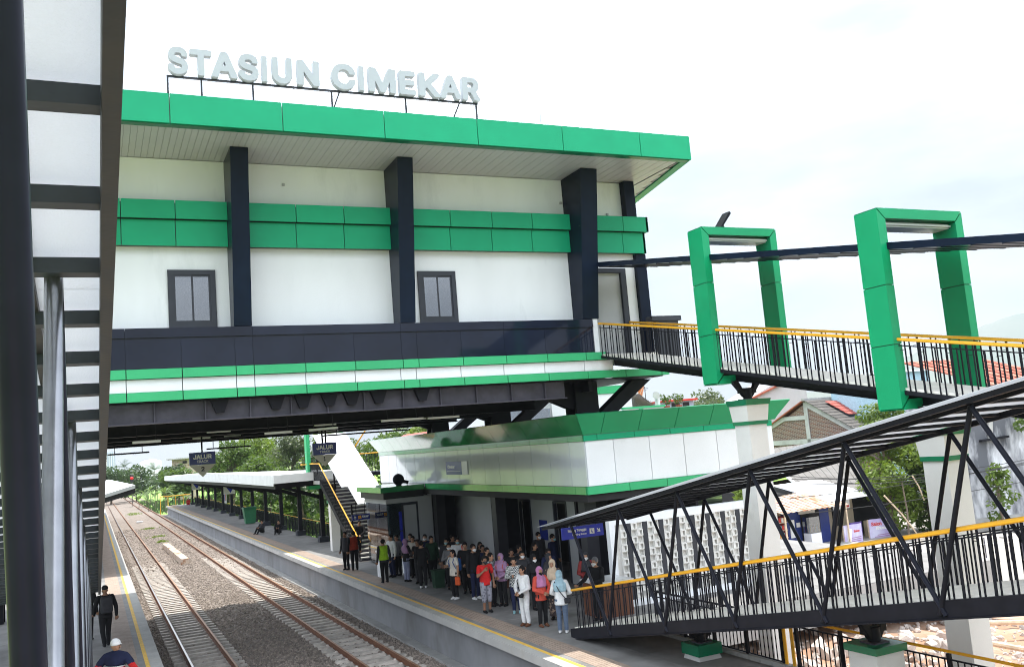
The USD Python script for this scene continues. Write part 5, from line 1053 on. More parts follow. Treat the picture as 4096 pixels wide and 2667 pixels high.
# ---------------------------------------------------------------- vegetation
def leaf_cloud(r, centres, radii, n, size, flat=.6):
    """n leaf shaped quads spread through the shells of several clumps"""
    k = r.choice(len(centres), n, p=np.array(radii) ** 2 / np.sum(np.array(radii) ** 2)); d = r.normal(size=(n, 3)); d /= np.linalg.norm(d, axis=1, keepdims=True)
    rad = np.array(radii)[k] * (0.55 + .5 * r.random(n) ** .6); p = np.array(centres)[k] + d * rad[:, None] * [1, 1, .8]
    a = d * .6 + r.normal(size=(n, 3)) * .7; a[:, 2] += flat; a /= np.linalg.norm(a, axis=1, keepdims=True)
    u = np.cross(a, r.normal(size=(n, 3))); u /= np.linalg.norm(u, axis=1, keepdims=True); w = np.cross(a, u); s = size * (.6 + .8 * r.random(n))[:, None]
    v = np.stack([p - u * s, p + w * s * .5, p + u * s, p - w * s * .5], 1).reshape(-1, 3); i = np.arange(n)[:, None] * 4
    return v, i + np.array([[0, 1, 2, 3]])
def tree(lab, x, y, zg, h, rad, mt, seed, n=3800, size=.22, group=None, nc=14, crown=.62, name='tree'):
    r = np.random.default_rng(seed); th = T(name, lab, 'tree', (x, y, zg), group)
    cs, rs = [], []
    for k in range(nc):
        a, q = r.random() * 6.28, r.random() ** .6; zz = zg + h * (1 - crown) + h * crown * r.random() * .9
        f = math.sin(math.pi * min(.95, max(.12, (zz - zg - h * (1 - crown)) / (h * crown) * .75 + .2)))
        cs.append((x + rad * q * f * math.cos(a) * .8, y + rad * q * f * math.sin(a) * .8, zz)); rs.append(rad * (.26 + .22 * r.random()))
    cs.append((x, y, zg + h * .82)); rs.append(rad * .45)
    m = MB(); m.tube([(x, y, zg), (x + .1 * rad * r.normal(), y, zg + h * .4), (x, y, zg + h * .75)], [h * .028, h * .02, h * .008], 7)
    m.build('trunk', 'trunk', th)
    m = MB()
    for c in cs[:9]: m.tube([(x, y, zg + h * (.28 + .3 * r.random())), tuple((np.array(c) + [x, y, c[2] - .3 * rad]) / 2), c], [h * .010, h * .006, h * .003], 5, False)
    m.build('limb', 'trunk', th)
    m = MB(); m.add(*leaf_cloud(r, cs, rs, n, size)); m.build('crown', mt, th)
def palm(lab, x, y, zg, h, L, mt, seed, n=13, cat='palm', name='palm_tree', droop=.9, wide=.18, group=None):
    r = np.random.default_rng(seed); th = T(name, lab, cat, (x, y, zg), group)
    MB().tube([(x, y, zg), (x + .04 * h, y, zg + h * .5), (x, y, zg + h)], [.025 * h ** .5 + .02, .022 * h ** .5 + .01, .04], 7).build('trunk', 'trunk', th)
    for k in range(n):
        a = 6.28 * k / n + r.normal(0, .15); e = .25 + .9 * r.random(); pts = []; d = np.array([math.cos(a) * math.cos(e), math.sin(a) * math.cos(e), math.sin(e)]); p = np.array([x, y, zg + h]); l_ = L * (.75 + .4 * r.random())
        for i in range(8): pts.append(p.copy()); p = p + d * l_ / 7; d[2] -= droop * (i + 1) / 16; d /= np.linalg.norm(d)
        m = MB(); pts = np.array(pts); side = np.cross(pts[-1] - pts[0], (0, 0, 1)); side /= np.linalg.norm(side)
        if wide < .3:
            for i in range(1, 8):
                for q in (0, .33, .66):
                    c = pts[i - 1] * (1 - q) + pts[i] * q; tdir = pts[i] - pts[i - 1]; tdir /= np.linalg.norm(tdir); ll = l_ * wide * 1.5 * math.sin(math.pi * min(1, (i + q) / 8.6) ** .8) + .05
                    for s_ in (-1, 1): tip = c + (side * s_ * .85 + tdir * .45 + np.array([0, 0, -.35])) * ll; m.add([c, c + tdir * l_ * .022, tip], [(0, 1, 2)])
        else:
            for i in range(7):
                w0, w1 = l_ * .10 * math.sin(math.pi * (i / 7) ** .8 + .05), l_ * .10 * math.sin(math.pi * ((i + 1) / 7) ** .8 + .02)
                for s_ in (-1, 1): m.quad(pts[i], pts[i + 1], pts[i + 1] + side * s_ * w1 + [0, 0, -w1 * .4], pts[i] + side * s_ * w0 + [0, 0, -w0 * .4])
        m.build('frond' if wide < .3 else 'leaf', mt, th)
GT = 'trees behind the far platform canopy'
spec = [(15.5, 118, 9.0, 3.6, 'leaf_mid', 'rounded mid green tree just right of the track 2 sign'), (19.5, 124, 9.8, 4.2, 'leaf_bright', 'broad bright green tree above the middle of the far canopy'), (23.0, 116, 9.0, 3.8, 'leaf_grey', 'grey green loose tree behind the far canopy'),
        (25.8, 110, 9.4, 3.6, 'leaf_bright', 'tall bright green tree touching the station underside left of the green portal'), (27.0, 104, 7.6, 3.4, 'leaf_grey', 'grey leaved tree left of the distant green portal'), (17.5, 108, 6.6, 3.2, 'leaf_mid', 'low dense green tree behind the canopy posts'), (22.0, 100, 6.0, 3.0, 'leaf_dark', 'dark low tree behind the middle canopy posts'),
        (21.0, 84, 5.2, 2.8, 'leaf_dark', 'dark bushy tree behind the nearer canopy posts'), (18.5, 74, 4.6, 2.4, 'leaf_dark', 'small dark tree between the litter bin and the stairs'), (22.5, 70, 6.2, 2.8, 'leaf_mid', 'green tree just behind the far stairs'), (28.5, 92, 8.0, 3.4, 'leaf_mid', 'green tree seen above the far stair roof'), (30.5, 88, 8.6, 3.6, 'leaf_bright', 'light green tree right of the far stair roof')]
for i, (x, y, h, rad, mt, lab) in enumerate(spec): tree(lab, x, y, -1.0, h * 1.02, rad, mt, 100 + i, 4200, .20, GT)
spec = [(3.2, 205, 7.6, 5, 'leaf_dark', 'hazy dark tree at the far left end of the tracks'), (8.5, 215, 7.2, 5, 'leaf_dark', 'hazy dark tree left of the distant pale house'), (-2, 230, 8.2, 6, 'leaf_dark', 'distant tree behind the left canopy roof'), (14.5, 190, 6.6, 4.2, 'leaf_dark', 'distant round tree below the pale house'), (18.5, 165, 6.4, 4, 'leaf_mid', 'distant green tree left of the track 2 sign'), (13, 165, 6.0, 3.2, 'leaf_mid', 'distant bush by the end of the canopy'), (22.5, 170, 8.4, 4.5, 'leaf_mid', 'distant tree right behind the track 2 sign'), (27.5, 165, 9.2, 4.8, 'leaf_grey', 'distant grey green tree above the far canopy')]
for i, (x, y, h, rad, mt, lab) in enumerate(spec): tree(lab, x, y, -1.2, h, rad, mt, 140 + i, 3000, .30, 'distant trees at the end of the tracks')
for i, (x, y, h, lab) in enumerate(((6.6, 230, 9.2, 'far coconut palm rising above the trees at the left'), (12.2, 215, 8.0, 'far small palm beside the pale house'), (10.2, 175, 5.5, 'far palm above the banana plants'), (15.5, 150, 5.6, 'palm behind the left end of the far canopy'))): palm(lab, x, y, -1.2, h - 1.5, 2.6, 'leaf_palm', 160 + i)
for i, (x, y) in enumerate(((7.6, 152), (8.9, 158), (9.9, 150), (6.8, 165), (8.2, 172), (10.8, 160), (11.6, 152), (6.3, 180), (9.6, 185), (12.8, 148))):
    palm('banana plant with big drooping leaves beside the far end of the tracks', x, y, -1.2, 1.7 + .5 * (i % 3), 2.0, 'leaf_banana', 180 + i, 8, 'banana plant', 'banana_plant', 1.2, .5, 'banana plants beside the far tracks')
for i, (x, y) in enumerate(((14.6, 100), (15.2, 84), (14.4, 92), (15.8, 78), (14.2, 112))):
    palm('young banana plant behind the far platform fence', x, y, -1.2, 1.3 + .3 * (i % 2), 1.9, 'leaf_lime', 200 + i, 7, 'banana plant', 'banana_plant', 1.0, .5, 'banana plants behind the platform fence')
for i, (x, y) in enumerate(((14.6, 60), (15.4, 66), (14.8, 73), (15.8, 80), (14.9, 87), (16.2, 94), (15.0, 101), (16.0, 109), (15.2, 117), (16.4, 126), (18.6, 90), (19.5, 105))): tree('dark bush behind the far platform fence', x, y, -1.2, 3.0 + .7 * (i % 3), 1.9, 'leaf_dark' if i % 3 else 'leaf_mid', 400 + i, 1500, .17, 'dark bushes behind the far platform fence', 9, .88, 'bush')
r = np.random.default_rng(55); m = MB()
for k in range(9000):
    x, y = 8.2 + 30 * r.random() ** 1.4, 62 + 140 * r.random()
    if x < 13.2 and y < 141: continue
    h = .25 + .7 * r.random() ** 2; a = r.random() * 6.28; d = np.array([math.cos(a), math.sin(a), 0]); p = np.array([x, y, -1.35 + 1.3 * max(0, min(1, (x - 16) / 30))]); w = .09 + .1 * r.random()
    m.add([p - d * w, p + d * w, p + np.r_[r.normal(0, .15, 2), h]], [(0, 1, 2)])
m.build('tall_grass', 'leaf_dark', None, label='tall grass and weeds covering the verge beyond the far platform', cat='grass', kind='stuff')

# ---------------------------------------------------------------- right background: wall, shop, houses, trees
Wl = T('boundary_wall', 'tall stained grey concrete wall at the right edge', 'wall', (49, 37, -2.4)); yw = 37.0
MB().hexa([(44.6, yw + 1.2, -2.5), (56, yw - 1.6, -2.5), (56.1, yw - 1.3, -2.5), (44.7, yw + 1.5, -2.5), (44.6, yw + 1.2, 4.5), (56, yw - 1.6, 4.6), (56.1, yw - 1.3, 4.6), (44.7, yw + 1.5, 4.5)]).build('wall_face', 'old_wall', Wl)
MB().hexa([(44.55, yw + 1.16, -2.45), (56, yw - 1.66, -2.45), (56, yw - 1.6, -2.45), (44.6, yw + 1.22, -2.45), (44.55, yw + 1.16, -1.75), (56, yw - 1.66, -1.75), (56, yw - 1.6, -1.7), (44.6, yw + 1.22, -1.7)]).build('wall_foot', 'concrete', Wl)
MB().bar((47.6, yw + .4, 2.72), (49.4, yw - .05, 2.85), .45, .12).build('ledge', 'black_steel', Wl); MB().bar((48.3, yw + .2, 2.8), (48.5, yw + .15, 4.4), .35, .1, (0, 1, 0)).build('patch', 'concrete_light', Wl)
th = T('wall_vine', 'thin leafy vine growing on the top of the stained wall', 'vine', (50, 36, 3.5)); r = np.random.default_rng(9); m = MB(); m.add(*leaf_cloud(r, [(50.0, 36.0, 3.9), (50.9, 35.8, 4.2), (49.6, 36.1, 3.4)], [.6, .5, .4], 380, .12)); m.build('foliage', 'leaf_mid', th); MB().tube([(50.2, 36.1, 2.9), (50.1, 36.0, 3.6), (50.6, 35.9, 4.3)], .03, 5).build('stem', 'trunk', th)
# shop
Sh = T('street_shop', 'small street shop with blue walls and rusty zinc awning', 'shop', (37, 41, -2.4)); zg = -2.4
MB().box((35.55, 41.0, zg), (38.7, 44, .1)).build('wall', 'shop_blue', Sh)
MB().box((34.6, 41.4, zg), (35.5, 44, .0)).build('side_wall', 'shop_beige', Sh)
MB().box((36.55, 40.9, zg + .1), (37.9, 40.98, -.35)).build('opening', 'dark_inside', Sh)
MB().box((36.4, 40.85, -.50), (37.55, 40.95, -.05)).build('name_board', 'sign_cream', Sh); place_text('WARUNG', .8, .14, (36.55, 40.845, -.33), (1, 0, 0), (0, 0, 1), .006).build('lettering', 'shop_blue', Sh)
n = 26
for k in range(n):
    xa = 34.2 + 4.9 * k / n; xb = xa + 4.9 / n; zc_ = .28 + .25 * (1 - abs(k - 18) / 18)
    o = .03 if k % 2 else 0
    MB().hexa([(xa, 39.75, -.20 + o), (xb, 39.75, -.20 + o), (xb, 42.4, zc_ + o), (xa, 42.4, zc_ + o), (xa, 39.75, -.18 + o), (xb, 39.75, -.18 + o), (xb, 42.4, zc_ + .02 + o), (xa, 42.4, zc_ + .02 + o)]).build('awning_sheet', 'zinc_rust', Sh)
for x in (34.5, 39.0): MB().bar((x, 39.9, zg), (x, 39.9, -.2), .07, .07).build('awning_post', 'bamboo', Sh)
MB().box((35.72, 40.95, -1.75), (36.05, 40.99, -.75)).box((36.2, 40.95, -1.2), (36.45, 40.99, -.95)).build('paper_notice', 'sign_white', Sh)
th = T('drinks_cooler', 'white drinks cooler standing in front of the blue shop wall', 'cooler', (36.9, 40.5, zg))
MB().box((36.5, 40.2, zg), (37.25, 40.8, zg + .85)).build('cabinet', 'roof_metal_white', th); MB().box((36.5, 40.25, zg + .86), (37.25, 40.8, zg + 1.75)).build('display', 'glass_dark', th)
r = np.random.default_rng(4)
for k in range(8): x = 36.58 + .09 * k; MB().tube([(x, 40.5, zg + .9), (x, 40.5, zg + 1.12), (x, 40.5, zg + 1.2)], [.035, .035, .012], 7).build('bottle', ['sign_red', 'bin_green', 'sign_orange', 'sign_white'][k % 4], th)
th = T('snack_shelf', 'shelf of packets at the left end of the shop', 'shelf', (35.0, 41.1, zg))
MB().box((34.65, 41.1, zg), (35.45, 41.38, zg + 1.9)).build('shelf_back', 'cloth_maroon', th)
for a in range(4):
    MB().box((34.65, 40.85, zg + .3 + .42 * a), (35.45, 41.1, zg + .33 + .42 * a)).build('shelf_board', 'bamboo', th)
    for k in range(4): MB().box((34.7 + .19 * k, 40.88, zg + .34 + .42 * a), (34.85 + .19 * k, 41.05, zg + .58 + .42 * a)).build('packet', ['sign_red', 'sign_white', 'sign_orange', 'teal_packet'][(a + k) % 4] if (a + k) % 4 < 3 else 'cloth_teal', th)
MB().box((34.4, 38.2, zg), (39.0, 41.0, zg + .14)).build('shop_step', 'concrete_light', None, label='raised concrete step in front of the blue shop', cat='step')
K2 = T('beige_shop', 'beige shop house with white metal roof right of the blue shop', 'shop', (40, 42, zg))
MB().box((38.75, 42, zg), (41.6, 45, .25)).build('wall', 'shop_beige', K2); MB().box((39.9, 41.93, -1.6), (40.5, 42.0, -.35)).build('window', 'dark_inside', K2); MB().box((39.84, 41.95, -.35), (40.56, 41.99, -.28)).build('window_frame', 'trunk', K2)
MB().hexa([(38.2, 40.4, .02), (41.9, 40.4, .08), (41.9, 45, .95), (38.2, 45, .9), (38.2, 40.4, .06), (41.9, 40.4, .12), (41.9, 45, .99), (38.2, 45, .94)]).build('roof', 'roof_metal_white', K2)
MB().box((39.3, 41.2, -.55), (40.6, 41.26, -.02)).build('sign_board', 'sign_white', K2); place_text('TOKO', .55, .16, (39.5, 41.19, -.36), (1, 0, 0), (0, 0, 1), .006).build('lettering', 'sign_navy', K2); MB().box((40.2, 41.18, -.5), (40.52, 41.195, -.38)).build('red_label', 'sign_red', K2)
D2 = T('dark_stall', 'deep shaded open stall between the beige shop and the trees', 'stall', (43, 42, zg)); MB().box((41.7, 42.5, zg), (45.2, 45, .4)).build('interior', 'dark_inside', D2); MB().box((41.7, 41.2, zg), (44.4, 41.4, zg + .95)).build('front_wall', 'shop_beige', D2); MB().box((41.8, 41.0, .3), (45.4, 45.2, .42)).build('roof', 'roof_metal_old', D2)
def banner(lab, x0_, x1_, y0_, y1_, z0_, z1_, mt, rows):
    th = T('shop_banner', lab, 'banner', ((x0_ + x1_) / 2, y0_, z0_)); a, b = np.array([x0_, y0_, 0.]), np.array([x1_, y1_, 0.]); xd = (b - a) / np.linalg.norm(b - a); n = np.array([xd[1], -xd[0], 0]); L = np.linalg.norm(b - a)
    q = [a + [0, 0, z0_], b + [0, 0, z0_], b + [0, 0, z1_], a + [0, 0, z1_]]; MB().hexa([p for p in q] + [p - n * .03 for p in q]).build('cloth', mt, th)
    for k in (0, L): p = a + xd * k; MB().box(p + [-.03, .04, zg], p + [.03, .1, z1_]).build('stake', 'bamboo', th)
    for s_, u, v, w, h, c_ in rows: place_text(s_, w, h, a + xd * u + n * .004 + [0, 0, z0_ + v], xd, (0, 0, 1), .004).build('lettering', c_, th)
    m = MB(); rr = np.random.default_rng(3)
    for k in range(3): m.hexa([a + xd * (.1 + .2 * k) + n * .003 + [0, 0, z0_ + .1 + .1 * k], a + xd * (L - .1) + n * .003 + [0, 0, z0_ + .12 + .1 * k], a + xd * (L - .1) + n * .003 + [0, 0, z0_ + .17 + .1 * k], a + xd * (.1 + .2 * k) + n * .003 + [0, 0, z0_ + .14 + .1 * k]] + [a + xd * (.1 + .2 * k) + n * .005 + [0, 0, z0_ + .1 + .1 * k], a + xd * (L - .1) + n * .005 + [0, 0, z0_ + .12 + .1 * k], a + xd * (L - .1) + n * .005 + [0, 0, z0_ + .17 + .1 * k], a + xd * (.1 + .2 * k) + n * .005 + [0, 0, z0_ + .14 + .1 * k]])
    m.build('printed_wave', 'cloth_lilac', th)
    return th, a, xd, n
t_, a, xd, n_ = banner('lilac banner with a white woman profile in front of the shop', 38.75, 40.1, 40.0, 40.0, -2.42, -1.35, 'banner_purple', [('Salon', .72, .62, .45, .14, 'sign_red')])
m = MB(); m.hexa([(38.9, 39.985, -2.3), (39.2, 39.985, -2.3), (39.35, 39.985, -1.6), (39.0, 39.985, -1.5), (38.9, 39.995, -2.3), (39.2, 39.995, -2.3), (39.35, 39.995, -1.6), (39.0, 39.995, -1.5)]).build('profile', 'sign_white', t_)
banner('violet banner with a pale label set back between two lilac banners', 40.2, 41.15, 41.0, 41.0, -2.3, -1.4, 'banner_violet', [('Kansas', .2, .4, .5, .15, 'sign_white')][:0] + [('Ramen', .2, .4, .5, .16, 'sign_white')])
banner('large lilac Salon Khusus banner nearest the trees', 41.2, 42.75, 40.5, 40.2, -2.55, -1.3, 'banner_purple', [('Salon', .15, .86, .7, .22, 'sign_red'), ('Khusus', .45, .62, .8, .2, 'sign_white')])
# metal roof house and brick house
H1 = T('metal_roof_house', 'low house with a wide weathered metal sheet roof', 'house', (50, 53, -2.4))
A_, B_, C_, D_ = (np.array(p, float) for p in ((42.6, 48, .6), (49.0, 47.6, .05), (58.5, 59.4, 2.8), (49.2, 59.4, 2.55)))
for k in range(12):
    t0, t1 = k / 12 + .003, (k + 1) / 12 - .003; o = np.array([0, 0, .05])
    p = [A_ + (B_ - A_) * t0, A_ + (B_ - A_) * t1, D_ + (C_ - D_) * t1, D_ + (C_ - D_) * t0]; MB().hexa(p + [q + o for q in p]).build('roof_sheet', 'roof_metal_old', H1)
MB().box((44.2, 49, -2.4), (55, 58, -.3)).build('wall', 'dark_inside', H1); MB().box((50, 58.5, 2.0), (57, 60, 2.5)).build('ridge_wall', 'grey_wall', H1)
MB().bar(A_ + [0, 0, .1], D_ + [0, 0, .1], .2, .08).build('verge_flashing', 'roof_metal_white', H1)
H2 = T('brick_house', 'old brick gable house with grey tile roof and a red roof patch', 'house', (58, 61, -2.4))
G_ = np.array([57.0, 61.6, 6.32]); gd, rd = np.array([.20, -.98, 0]), np.array([.98, .20, 0])
def P2(u, v, z): return np.array([57.0, 61.6, 0]) + gd * u + rd * v + [0, 0, z]
MB().add([P2(-5.2, 0, -2.4), P2(5.0, 0, -2.4), P2(5.0, 0, 3.35), P2(0, 0, 6.2), P2(-2.4, 0, 4.9), P2(-5.2, 0, 3.7), P2(-5.2, 9, -2.4), P2(5.0, 9, -2.4), P2(5.0, 9, 3.35), P2(0, 9, 6.2), P2(-2.4, 9, 4.9), P2(-5.2, 9, 3.7)],
         [(0, 1, 2), (0, 2, 3), (0, 3, 4), (0, 4, 5), (6, 8, 7), (6, 9, 8), (6, 10, 9), (6, 11, 10), (1, 7, 8), (1, 8, 2), (0, 5, 11), (0, 11, 6)]).build('wall', 'brick_far', H2)
for a, b, w in ((P2(0, -.03, -2.4), P2(0, -.03, 6.3), .38), (P2(-5.2, -.03, 2.85), P2(5.0, -.03, 2.85), .42), (P2(0, -.04, 6.15), P2(5.3, -.04, 3.1), .45), (P2(-5.2, -.04, 3.75), P2(-2.4, -.04, 4.95), .36), (P2(-2.4, -.04, 4.95), P2(0, -.04, 4.95), .36)): MB().bar(a, b, .10, w, (0, 0, 1) if abs(a[2] - b[2]) < 4 else gd).build('concrete_beam', 'concrete', H2)
for k in range(13):   # courses of roof tiles, each lapping the one below
    u0, u1 = 5.6 * k / 13, 5.6 * (k + 1) / 13 + .05; z0_, z1_ = 6.42 - 3.35 * u0 / 5.6, 6.42 - 3.35 * u1 / 5.6
    for c_ in range(6):
        v0, v1 = -.3 + 2.0 * c_ + .02, -.3 + 2.0 * (c_ + 1) - .01; h0 = .07
        p = [P2(u0, v0, z0_), P2(u1, v0, z1_ + .06), P2(u1, v1, z1_ + .06), P2(u0, v1, z0_)]; red = 2 <= k <= 6 and 1 <= c_ <= 2
        if red: p = [q + [0, 0, .25] for q in p]
        MB().hexa(p + [q + [0, 0, h0] for q in p]).build('roof_tile_course', 'roof_red' if red else 'roof_tile_grey', H2)
p = [P2(0, -.3, 6.42), P2(-6, -.3, 3.4), P2(-6, 11, 3.4), P2(0, 11, 6.42)]; MB().hexa(p + [q + [0, 0, .1] for q in p]).build('roof_slope', 'terracotta', H2)
MB().bar(P2(0, -.35, 6.5), P2(0, 11.7, 6.5), .3, .2).build('ridge', 'concrete', H2)
H3 = T('far_tiled_house', 'house with bright orange tile roof behind the right arch', 'house', (60, 42, 3))
MB().box((56.0, 43.2, -2.4), (64, 50, 6.4)).build('wall', 'old_wall', H3)
for k in range(9):
    for c_ in range(8):
        y0_, y1_ = 41.8 + .85 * k, 41.8 + .85 * (k + 1) + .05; z0_ = 6.0 + .27 * k; xa, xb = 55.4 + 1.15 * c_ + .02, 55.4 + 1.15 * (c_ + 1)
        MB().hexa([(xa, y0_, z0_), (xb, y0_, z0_ - .1), (xb, y1_, z0_ + .24), (xa, y1_, z0_ + .3), (xa, y0_, z0_ + .09), (xb, y0_, z0_ - .01), (xb, y1_, z0_ + .30), (xa, y1_, z0_ + .36)]).build('roof_tile_course', 'terracotta' if (k + c_) % 3 else 'terracotta_pale', H3)
H4 = T('far_blue_building', 'pale blue flat building far behind the right ramp', 'building', (62, 58, 5)); MB().box((60.5, 56, -2.4), (66, 62, 8.1)).build('wall', 'cloth_sky', H4); MB().box((60.3, 55.8, 8.1), (66.2, 62.2, 8.25)).build('roof', 'roof_metal_white', H4)
H5 = T('far_gable_house', 'grey gabled house wall beyond the white pillar', 'house', (58, 70, 3)); MB().prism([(59.5, -2.4), (67, -2.4), (67, 9.4), (63.5, 8.9), (59.5, 7.2)], 1, 72, 76).build('wall', 'grey_wall', H5); MB().bar((59.2, 71.9, 7.1), (67, 71.9, 9.6), .3, .16).build('verge', 'terracotta', H5)
# tower of the next station wing, seen under the station
H6 = T('rear_wing', 'white rear wing with green band and orange lattice cone behind the steel columns', 'building', (24.5, 39, 4)); 
panels(H6, 'wing_panel', 'white_panel', 20.2, 25.2, [21.45, 22.7, 23.95], 5.2, 6.92, 39.0, .05); panels(H6, 'green_band', 'green_leaf_panel', 20.2, 25.2, [22.9, 24.1], 6.94, 7.30, 38.95, .06); panels(H6, 'wing_panel', 'white_panel', 20.2, 25.0, [22.6, 23.9], 7.32, 8.1, 39.0, .05)
MB().box((20.2, 39.06, -1), (25.1, 46, 8.0)).build('core', 'white_wall', H6); MB().box((17.6, 39, 5.0), (20.1, 39.2, 6.4)).build('glazing', 'glass_dark', H6)
cn = T('lattice_cone', 'orange lattice covered cone tower behind the diagonal steel brace', 'tower', (25.2, 41, 6)); t = np.linspace(0, 6.283, 25)[:-1]
m = MB(); m.tube([(25.6, 41.2, 6.3), (25.7, 41.2, 7.0), (25.8, 41.2, 7.55)], [.95, 1.02, 1.08], 24); m.build('cone', 'orange_ball', cn, smooth=60)
m = MB()
for k in range(16):
    for s_ in (1, -1):
        pts = []
        for i in range(7): a = 6.283 * k / 16 + s_ * i * .16; rr = .96 + .13 * i / 6; pts.append((25.6 + .2 * i / 6 + rr * math.cos(a), 41.2 + rr * math.sin(a), 6.3 + 1.25 * i / 6))
        m.tube(pts, .018, 4, False)
m.build('lattice', 'bamboo', cn)
R1 = T('roof_terrace', 'low green and white roof terrace parapet behind the waiting building', 'parapet', (25, 38, 5.8)); panels(R1, 'parapet_panel', 'white_panel', 23.6, 26.0, [24.5, 24.75], 5.7, 6.05, 38, .1); MB().box((23.55, 37.95, 6.06), (26.05, 38.15, 6.16)).build('coping', 'green_leaf_panel', R1); MB().box((24.5, 37.96, 5.7), (24.75, 37.99, 6.05)).build('green_pier', 'green_leaf_panel', R1); MB().box((23.6, 38.1, -1), (26.0, 44, 5.9)).build('core', 'white_wall', R1)
th = T('horn_speaker', 'white horn loudspeaker on a short white post', 'loudspeaker', (25.8, 38.2, 6.1)); MB().tube([(25.78, 38.2, 6.0), (25.78, 38.2, 6.62)], .13, 10).build('post', 'white_panel', th, smooth=50); MB().tube([(25.92, 38.3, 6.72), (25.75, 38.15, 6.69), (25.60, 38.0, 6.65)], [.05, .08, .19], 12).build('horn', 'fixture_white', th, smooth=50)
th = T('roof_antenna', 'thin black antenna mast with crossbars on the roof terrace', 'antenna', (25.3, 38.5, 6.1)); MB().tube([(25.3, 38.5, 6.05), (25.3, 38.5, 7.15)], .02, 6).build('mast', 'wire', th); MB().bar((25.2, 38.5, 7.08), (25.5, 38.5, 7.05), .02, .02).bar((25.3, 38.5, 6.98), (25.45, 38.5, 7.0), .02, .02).build('crossbar', 'wire', th)
th = T('lattice_screen', 'dark lattice roof screen beside the antenna', 'screen', (24.9, 38.3, 6.2)); m = MB()
for k in range(10):
    m.bar((24.4 + .1 * k, 38.3, 6.14), (24.75 + .1 * k, 38.3, 6.14 + .6 - .05 * k), .02, .02); m.bar((24.75 + .1 * k, 38.28, 6.14), (24.4 + .1 * k, 38.28, 6.14 + .62 - .05 * k), .02, .02)
m.build('lattice', 'trunk', th); MB().hexa([(24.4, 38.35, 6.14), (25.7, 38.35, 6.14), (25.7, 38.4, 6.14), (24.4, 38.4, 6.14), (24.4, 38.35, 6.8), (24.85, 38.35, 6.8), (24.85, 38.4, 6.8), (24.4, 38.4, 6.8)]).build('backing', 'roof_tile_grey', th)
for i, (x, lab, h) in enumerate(((26.3, 'potted shrub in an orange pot on the roof terrace, left one', .55), (27.05, 'potted shrub on the roof terrace before the red roofed hut', .5))):
    th = T('potted_shrub', lab, 'potted plant', (x, 38.2, 5.9)); MB().tube([(x, 38.2, 5.85), (x, 38.2, 6.1)], [.13, .17], 10).build('pot', 'terracotta', th); MB().tube([(x, 38.2, 6.1), (x + .05, 38.2, 6.4)], .02, 5).build('stem', 'trunk', th)
    r = np.random.default_rng(60 + i); m = MB(); m.add(*leaf_cloud(r, [(x, 38.2, 6.35), (x + .2, 38.3, 6.5), (x - .2, 38.2, 6.55)], [.25, .2, .2], 260, .055)); m.build('foliage', 'leaf_mid', th)
th = T('red_roof_hut', 'small rooftop hut with a dark red metal roof', 'hut', (27.8, 40, 5)); MB().box((27.0, 39.2, 3), (28.7, 42, 6.33)).build('wall', 'tower_far', th); MB().box((26.9, 39.0, 6.33), (28.85, 42.2, 6.42)).build('roof', 'sign_red', th); MB().box((27.3, 39.17, 6.0), (27.8, 39.19, 6.25)).box((28.0, 39.17, 6.0), (28.4, 39.19, 6.25)).build('window', 'dark_inside', th)
palm('palm with dry brown fronds seen between the steel columns', 23.6, 52.5, 0, 7.0, 2.2, 'leaf_dry', 233, 14)
th = T('small_red_roof', 'small red roofed white house glimpsed between the steel columns', 'house', (20, 60, 4)); MB().box((20, 60, -1), (30, 66, 5.3)).build('wall', 'white_wall', th); MB().prism([(19.4, 5.3), (30.5, 5.3), (28.5, 6.15), (21.5, 6.15)], 1, 59.6, 66).build('roof', 'roof_red', th)
# trees at the right
tree('leafy tree with shiny round leaves in front of the stained wall', 43.0, 40.4, -2.4, 7.0, 2.4, 'leaf_bright', 301, 5200, .13, None, 16, .85)
tree('light green tree top rising over the dark ramp roof', 44.8, 41.8, -2.4, 7.8, 2.3, 'leaf_lime', 302, 3800, .13, None, 12, .5)
tree('dark tree filling the gap beside the right pillar', 45.4, 39.8, -2.4, 4.8, 2.2, 'leaf_mid', 303, 4200, .13, None, 14, .95)
tree('grey green tree behind the brick house', 64, 84, -2, 10.4, 4.6, 'leaf_grey', 304, 4200, .22)
tree('dense green tree beyond the white pillar', 59, 78, -2, 9.6, 3.8, 'leaf_grey', 305, 3600, .22)
tree('dark green tree under the upper ramp girder', 70, 82, -2, 10.0, 4.6, 'leaf_dark', 306, 3600, .22)
tree('low bush beside the white pillar above the zinc awning', 36.6, 45.5, -2.4, 4.0, 1.6, 'leaf_bright', 307, 1800, .12, None, 9, .7)
tree('pale leaved shrub right of the white pillar against the stained wall', 47.0, 36.2, -2.4, 4.0, 1.1, 'leaf_lime', 331, 520, .15, None, 16, .8)
for i, (x, y, h, lab) in enumerate(((42.2, 38.6, 3.2, 'papaya plant with big pale leaves left of the right pillar'), (44.3, 38.4, 2.0, 'low papaya plant at the foot of the trees'))): palm(lab, x, y, -2.4, h, 1.1, 'leaf_lime', 320 + i, 14, 'papaya plant', 'papaya_plant', .9, .5)
for i, (a, b, lab) in enumerate((((40.6, 38.5, .2), (42.4, 38.2, -2.1), 'bare bamboo pole leaning by the beige shop'), ((43.3, 38.8, 1.1), (43.9, 38.7, -.4), 'short pale bare branch among the trees'), ((44.1, 38.2, -1.3), (44.8, 38.1, -2.0), 'forked bare stick at the foot of the trees'))): MB().tube([a, tuple((np.array(a) + b) / 2 + [.08, 0, .05]), b], [.05, .045, .04], 7).build('bamboo_pole', 'bamboo', None, label=lab, cat='pole')
